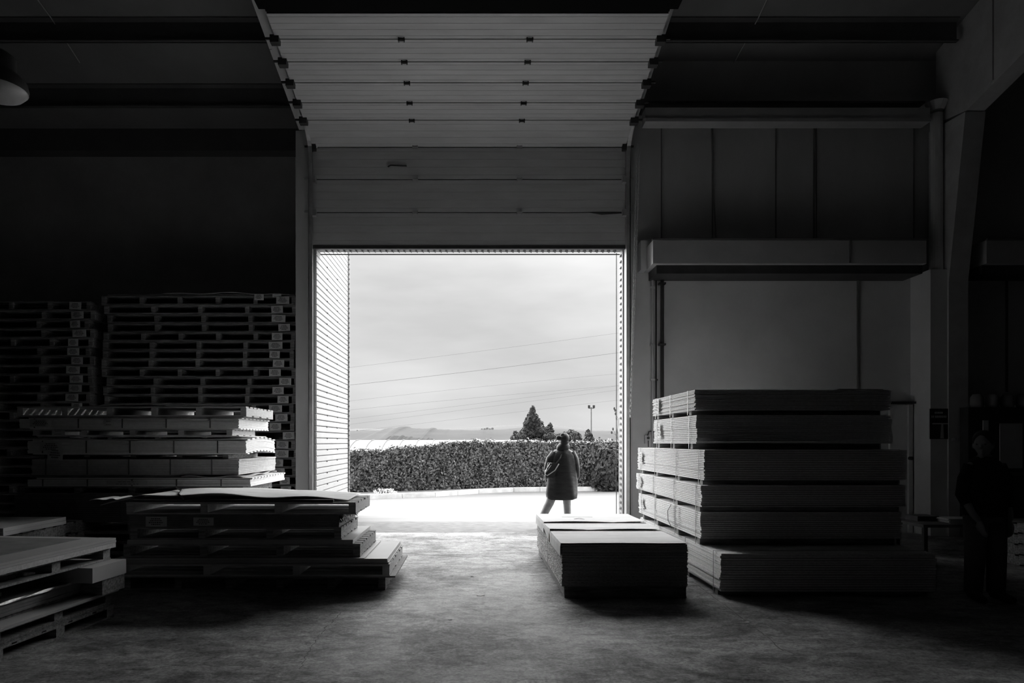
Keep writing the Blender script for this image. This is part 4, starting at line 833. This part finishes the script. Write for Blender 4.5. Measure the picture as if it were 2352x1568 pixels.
# ---------------------------------------------------------------- people
def person(name, joints, edges, head_c, head_r, face_dir, loc, lab, extra=None, skinm='skin'):
    me = bpy.data.meshes.new(name); me.from_pydata([j[0] for j in joints], edges, []); tmp = bpy.data.objects.new('tmp_body', me); COL.objects.link(tmp)
    md = tmp.modifiers.new('s', 'SKIN'); sv = me.skin_vertices[0].data
    for i, j in enumerate(joints): r_ = j[1]; sv[i].radius = (r_, r_) if not isinstance(r_, tuple) else r_
    sv[0].use_root = True
    ss = tmp.modifiers.new('u', 'SUBSURF'); ss.levels = 2; ss.render_levels = 2
    bpy.context.view_layer.update(); dg = bpy.context.evaluated_depsgraph_get(); em = bpy.data.meshes.new_from_object(tmp.evaluated_get(dg)); bpy.data.objects.remove(tmp)
    mb = MB(); mb.v = [tuple(v_.co) for v_ in em.vertices]; mb.f = [tuple(p.vertices) for p in em.polygons]
    # head: deformed ellipsoid with brow, nose, chin, ears
    hc = Vector(head_c); fd = Vector(face_dir).normalized(); rt_ = fd.cross(Vector((0, 0, 1))).normalized(); rx_, ry_, rz_ = head_r
    vs = []; nu, nv = 24, 18
    for j in range(nv + 1):
        for i in range(nu):
            th = math.pi * j / nv; ph = 2 * math.pi * i / nu; a, b2, c_ = math.sin(th) * math.cos(ph), math.sin(th) * math.sin(ph), math.cos(th)
            X_, Y_, Z_ = a * rx_, b2 * ry_, c_ * rz_
            if Z_ < 0: X_ *= 1 - .28 * (-c_) ** 1.5; Y_ *= 1 - .12 * (-c_)
            if b2 > .6 and -.75 < c_ < .1: Y_ -= .004
            vs.append(hc + rt_ * X_ + fd * Y_ + Vector((0, 0, Z_)))
    mb.add(vs, [(j * nu + i, j * nu + (i + 1) % nu, (j + 1) * nu + (i + 1) % nu, (j + 1) * nu + i) for j in range(nv) for i in range(nu)])
    up = Vector((0, 0, 1))
    def bl_(f_, r_, u_, a): ell(mb, *(hc + fd * f_ * ry_ + rt_ * r_ * rx_ + up * u_ * rz_), a, a, a, 10, 7)
    mb.tube([hc + fd * ry_ * .93 + up * rz_ * .08, hc + fd * (ry_ + .014) + up * (-rz_ * .2), hc + fd * ry_ * .92 + up * (-rz_ * .26)], [.008, .014, .012], 8)
    bl_(.80, 0, -.55, .026); bl_(.7, 0, -.85, .028)
    bl_(.84, .42, .16, .018); bl_(.84, -.42, .16, .018)
    for s_ in (-1, 1): ell(mb, *(hc + rt_ * s_ * rx_ * 1.0 - up * rz_ * .08), .014, .022, .032, 8, 6)
    if extra: extra(mb)
    o = mb.build(name, skinm, None, True, loc)
    rm = o.modifiers.new('r', 'REMESH'); rm.mode = 'VOXEL'; rm.voxel_size = .009; rm.use_smooth_shade = True
    sm_ = o.modifiers.new('sm', 'SMOOTH'); sm_.factor = .5; sm_.iterations = 2
    bpy.context.view_layer.update(); dg = bpy.context.evaluated_depsgraph_get(); nm_ = bpy.data.meshes.new_from_object(o.evaluated_get(dg)); o.modifiers.clear(); o.data = nm_
    bm = bmesh.new(); bm.from_mesh(nm_); seen = set(); isl = []
    for v0 in bm.verts:
        if v0.index in seen: continue
        st_ = [v0]; seen.add(v0.index); cur = []
        while st_:
            v1 = st_.pop(); cur.append(v1)
            for e1 in v1.link_edges:
                v2 = e1.other_vert(v1)
                if v2.index not in seen: seen.add(v2.index); st_.append(v2)
        isl.append(cur)
    isl.sort(key=len); print('ISLANDS', name, [len(q_) for q_ in isl][-6:])
    for cur in isl[:-1]: bmesh.ops.delete(bm, geom=cur, context='VERTS')
    bm.to_mesh(nm_); bm.free()
    for p in nm_.polygons: p.use_smooth = True
    eye = MB()
    for s_ in (-.42, .42): ell(eye, *(hc + fd * ry_ * .86 + rt_ * s_ * rx_ + up * rz_ * .06), .011, .011, .008, 8, 6)
    tag(eye.build('eyes', 'ink', o, True), label='dark eyes')
    return tag(o, lab, 'person')
def hand(mb, wrist, dirv, palm_n, s_=1.0, thumb_side=1, curl=.35):
    """palm with five bent fingers; dirv: towards fingertips, palm_n: facing of the palm"""
    w0 = Vector(wrist); d = Vector(dirv).normalized(); n_ = Vector(palm_n).normalized(); r_ = d.cross(n_).normalized() * thumb_side
    for k_ in range(4): mb.tube([w0 + r_ * (.03 - .02 * k_) * .6 * s_, w0 + d * .045 * s_ + r_ * (.03 - .02 * k_) * s_, w0 + d * .085 * s_ + r_ * (.03 - .02 * k_) * s_], [.014 * s_, .014 * s_, .011 * s_], 8)
    for k_, L_ in enumerate((.07, .078, .072, .056)):
        b0 = w0 + d * .085 * s_ + r_ * (.031 - .0205 * k_) * s_; p = [b0]; a = curl * .5
        for q_ in range(3):
            a += curl * .55; b0 = b0 + (d * math.cos(a) + n_ * math.sin(a)) * L_ * (.42, .32, .26)[q_] * s_; p.append(b0)
        mb.tube(p, [.0095 * s_, .009 * s_, .008 * s_, .0065 * s_], 8)
    b0 = w0 + d * .02 * s_ + r_ * .03 * s_; mb.tube([b0, b0 + (d * .6 + r_ * .7).normalized() * .032 * s_, b0 + (d * .6 + r_ * .7).normalized() * .032 * s_ + (d * .9 + r_ * .25 + n_ * .3).normalized() * .03 * s_, b0 + (d * .6 + r_ * .7).normalized() * .032 * s_ + (d * .9 + r_ * .25 + n_ * .35).normalized() * .055 * s_], [.013 * s_, .0115 * s_, .010 * s_, .008 * s_], 8)

# woman walking past outside
W0 = (PX(1290, 11.9), 11.9, 0)
J = [((0, 0, .86), (.12, .09)), ((.01, 0, 1.0), (.11, .08)), ((.02, 0, 1.18), (.13, .085)), ((.03, .0, 1.33), (.09, .07)), ((.045, .01, 1.43), .045), ((.05, .02, 1.50), .045),
     ((-.09, 0, .80), .075), ((-.20, -.02, .45), .052), ((-.385, -.06, .13), .035), ((-.33, .0, .035), .03), ((-.25, .05, .025), .025),
     ((.09, 0, .80), .075), ((.10, .05, .46), .052), ((.115, .03, .09), .036), ((.15, .10, .04), .03), ((.19, .18, .03), .022),
     ((-.15, 0, 1.31), .05), ((-.22, -.02, 1.06), .042), ((-.20, .10, .86), .032), ((.18, 0, 1.31), .05), ((.24, -.02, 1.06), .042), ((.24, .08, .84), .032)]
E = [(0, 1), (1, 2), (2, 3), (3, 4), (4, 5), (0, 6), (6, 7), (7, 8), (8, 9), (9, 10), (0, 11), (11, 12), (12, 13), (13, 14), (14, 15), (3, 16), (16, 17), (17, 18), (3, 19), (19, 20), (20, 21)]
def wh(mb): hand(mb, (-.20, .10, .86), (.1, .2, -1), (1, 0, 0), .9, -1); hand(mb, (.24, .08, .84), (-.05, .2, -1), (-1, 0, 0), .9, 1)
wm = person('person', J, E, (.052, .025, 1.555), (.068, .082, .098), (.55, .8, 0), W0, 'person in a long black quilted coat walking past outside, seen from behind', wh)
secs = [(-.01, 0, .50, .22, .16), (.0, 0, .52, .262, .18), (-.005, 0, .60, .275, .185), (0, 0, .72, .268, .18), (.01, 0, .80, .262, .175), (.01, 0, .92, .255, .17), (.015, 0, 1.05, .25, .16), (.02, 0, 1.18, .235, .145), (.025, 0, 1.27, .205, .13), (.03, 0, 1.33, .16, .11), (.035, .005, 1.375, .10, .085), (.045, .012, 1.42, .068, .065)]
ct = MB(); ct.loft(secs, 40, .035, 7)
ct.tube([(-.12, 0, 1.31), (-.205, -.02, 1.2), (-.25, -.04, 1.04), (-.235, .0, .92), (-.22, .09, .86)], [.07, .075, .068, .06, .05], 12); ct.tube([(.17, 0, 1.32), (.225, -.01, 1.2), (.255, -.02, 1.04), (.265, .02, .92), (.25, .08, .85)], [.07, .07, .062, .055, .05], 12)
cto = ct.build('coat', 'coat', wm, True); tag(cto, label='long black quilted coat')
hd = MB(); hd.loft([(.0, -.02, 1.33, .08, .05), (.02, -.03, 1.39, .115, .07), (.03, 0, 1.44, .11, .085), (.04, .015, 1.475, .085, .08), (.045, .02, 1.49, .07, .07)], 18); tag(hd.build('hood', 'coat', wm, True))
jn = MB(); jn.tube([(-.09, 0, .82), (-.155, -.01, .6), (-.215, -.02, .44), (-.32, -.04, .24), (-.375, -.055, .15)], [.095, .085, .075, .066, .064], 14); jn.tube([(.09, 0, .82), (.095, .02, .62), (.10, .05, .46), (.11, .05, .26), (.12, .035, .13)], [.095, .082, .07, .066, .07], 14)
tag(jn.build('jeans', 'jean', wm, True), label='pale jeans')
sh_ = MB(); sh_.tube([(-.42, -.075, .13), (-.385, -.05, .07), (-.32, .01, .035), (-.24, .06, .028)], [.035, .043, .038, .028], 10); sh_.tube([(.105, -.03, .045), (.13, .04, .05), (.155, .12, .04), (.195, .2, .03)], [.036, .044, .04, .026], 10)
tag(sh_.build('shoes', 'shoe', wm, True), label='dark shoes')
ha = MB(); ell(ha, .05, .0, 1.565, .092, .096, .092, 18, 12); ell(ha, -.06, -.03, 1.575, .042, .036, .04, 12, 8); ell(ha, .145, .01, 1.565, .03, .034, .062, 12, 8); ell(ha, .045, -.025, 1.51, .075, .065, .07, 12, 8)
ell(ha, .02, -.02, 1.625, .05, .05, .035, 12, 8)
tag(ha.build('hair', 'hair', wm, True), label='dark hair tied in buns')
bg_ = empty('shoulder_bag', (W0[0] - .19, W0[1] - .2, .86), label='black bag with white piping slung on the back of the person outside', cat='bag')
MB().prism([(-.12, 0.05), (.02, .03), (.10, .20), (.07, .28), (-.03, .29), (-.12, .14)], 'y', -.05, .06).build('body', 'bagm', bg_)
pw = MB(); pw.tube([(-.075, -.062, .29), (-.10, -.066, .17), (-.125, -.062, .10)], .006, 5); pw.tube([(.11, -.062, .27), (.04, -.066, .16), (-.09, -.062, .07), (-.12, -.06, .09)], .009, 5); pw.tube([(-.075, -.062, .29), (-.01, -.06, .28)], .006, 5); pw.tube([(-.06, -.068, .20), (-.02, -.068, .25)], .004, 5)
pw.tube([(-.02, -.062, .25), (-.115, -.064, .12)], .005, 5)
pw.build('piping', 'trim', bg_)
MB().tube([(.07, -.0, .27), (.14, .03, .36), (.2, .12, .47), (.22, .2, .5)], .010, 6).build('strap', 'bagm', bg_)

# man standing in the dark at the right
M0 = (PX(2262, 6.5), 6.5, 0)
J = [((0, 0, .86), (.12, .09)), ((0, 0, 1.0), (.12, .085)), ((0, 0, 1.15), (.14, .09)), ((0, 0, 1.29), (.09, .07)), ((-.015, -.01, 1.37), .05), ((-.03, -.02, 1.43), .05),
     ((-.09, 0, .79), .075), ((-.10, -.01, .44), .055), ((-.11, 0, .09), .042), ((-.13, -.09, .04), .036), ((-.14, -.16, .03), .028),
     ((.09, 0, .79), .075), ((.10, -.01, .44), .055), ((.12, .02, .09), .042), ((.13, -.07, .04), .036), ((.14, -.14, .03), .028),
     ((-.165, 0, 1.26), .05), ((-.215, .0, 1.0), .042), ((-.19, -.10, .83), .034), ((-.155, -.14, .76), .028), ((.165, 0, 1.26), .05), ((.215, .02, 1.0), .042), ((.22, -.02, .8), .034), ((.215, -.03, .74), .028)]
E = [(0, 1), (1, 2), (2, 3), (3, 4), (4, 5), (0, 6), (6, 7), (7, 8), (8, 9), (9, 10), (0, 11), (11, 12), (12, 13), (13, 14), (14, 15), (3, 16), (16, 17), (17, 18), (18, 19), (3, 20), (20, 21), (21, 22), (22, 23)]
def mh(mb): hand(mb, (-.155, -.14, .76), (.15, -.2, -1), (1, 0, 0), 1, -1); hand(mb, (.215, -.03, .74), (0, -.1, -1), (-1, 0, 0), 1, 1)
mn = person('person', J, E, (-.035, -.03, 1.475), (.075, .092, .118), (-.75, -.65, 0), M0, 'man in a dark sweater standing in shadow at the right, looking left', mh)
sw = MB(); sw.loft([(0, 0, .80, .185, .13), (0, 0, .83, .195, .14), (0, 0, 1.0, .19, .135), (0, 0, 1.15, .195, .135), (0, 0, 1.26, .18, .12), (-.005, 0, 1.32, .13, .10), (-.02, -.01, 1.36, .075, .075)], 26, .015, 6)
sw.tube([(-.13, 0, 1.27), (-.19, 0, 1.15), (-.22, .0, 1.0), (-.205, -.05, .91)], [.066, .062, .054, .048], 12); sw.tube([(.13, 0, 1.27), (.19, 0, 1.15), (.22, .02, 1.0), (.215, .0, .88)], [.066, .062, .054, .048], 12)
tag(sw.build('sweater', 'sweater', mn, True), label='dark sweater')
tr = MB(); tr.loft([(0, 0, .74, .17, .125), (0, 0, .86, .165, .12)], 22); tr.tube([(-.085, 0, .80), (-.10, -.01, .44), (-.11, 0, .07)], [.105, .085, .075], 14); tr.tube([(.085, 0, .80), (.10, -.01, .44), (.12, .02, .07)], [.105, .085, .075], 14)
tag(tr.build('trousers', 'trousers', mn, True), label='khaki trousers')
sh_ = MB(); sh_.tube([(-.105, .05, .045), (-.115, -.03, .05), (-.13, -.11, .04), (-.145, -.19, .032)], [.036, .046, .042, .03], 10); sh_.tube([(.115, .06, .045), (.12, -.01, .05), (.13, -.09, .04), (.145, -.17, .032)], [.036, .046, .042, .03], 10)
tag(sh_.build('shoes', 'shoe', mn, True)); ha = MB(); ell(ha, -.02, -.015, 1.52, .088, .098, .095, 18, 12); ell(ha, .02, .02, 1.46, .07, .07, .08, 14, 10); tag(ha.build('hair', 'hair', mn, True), label='short dark hair')
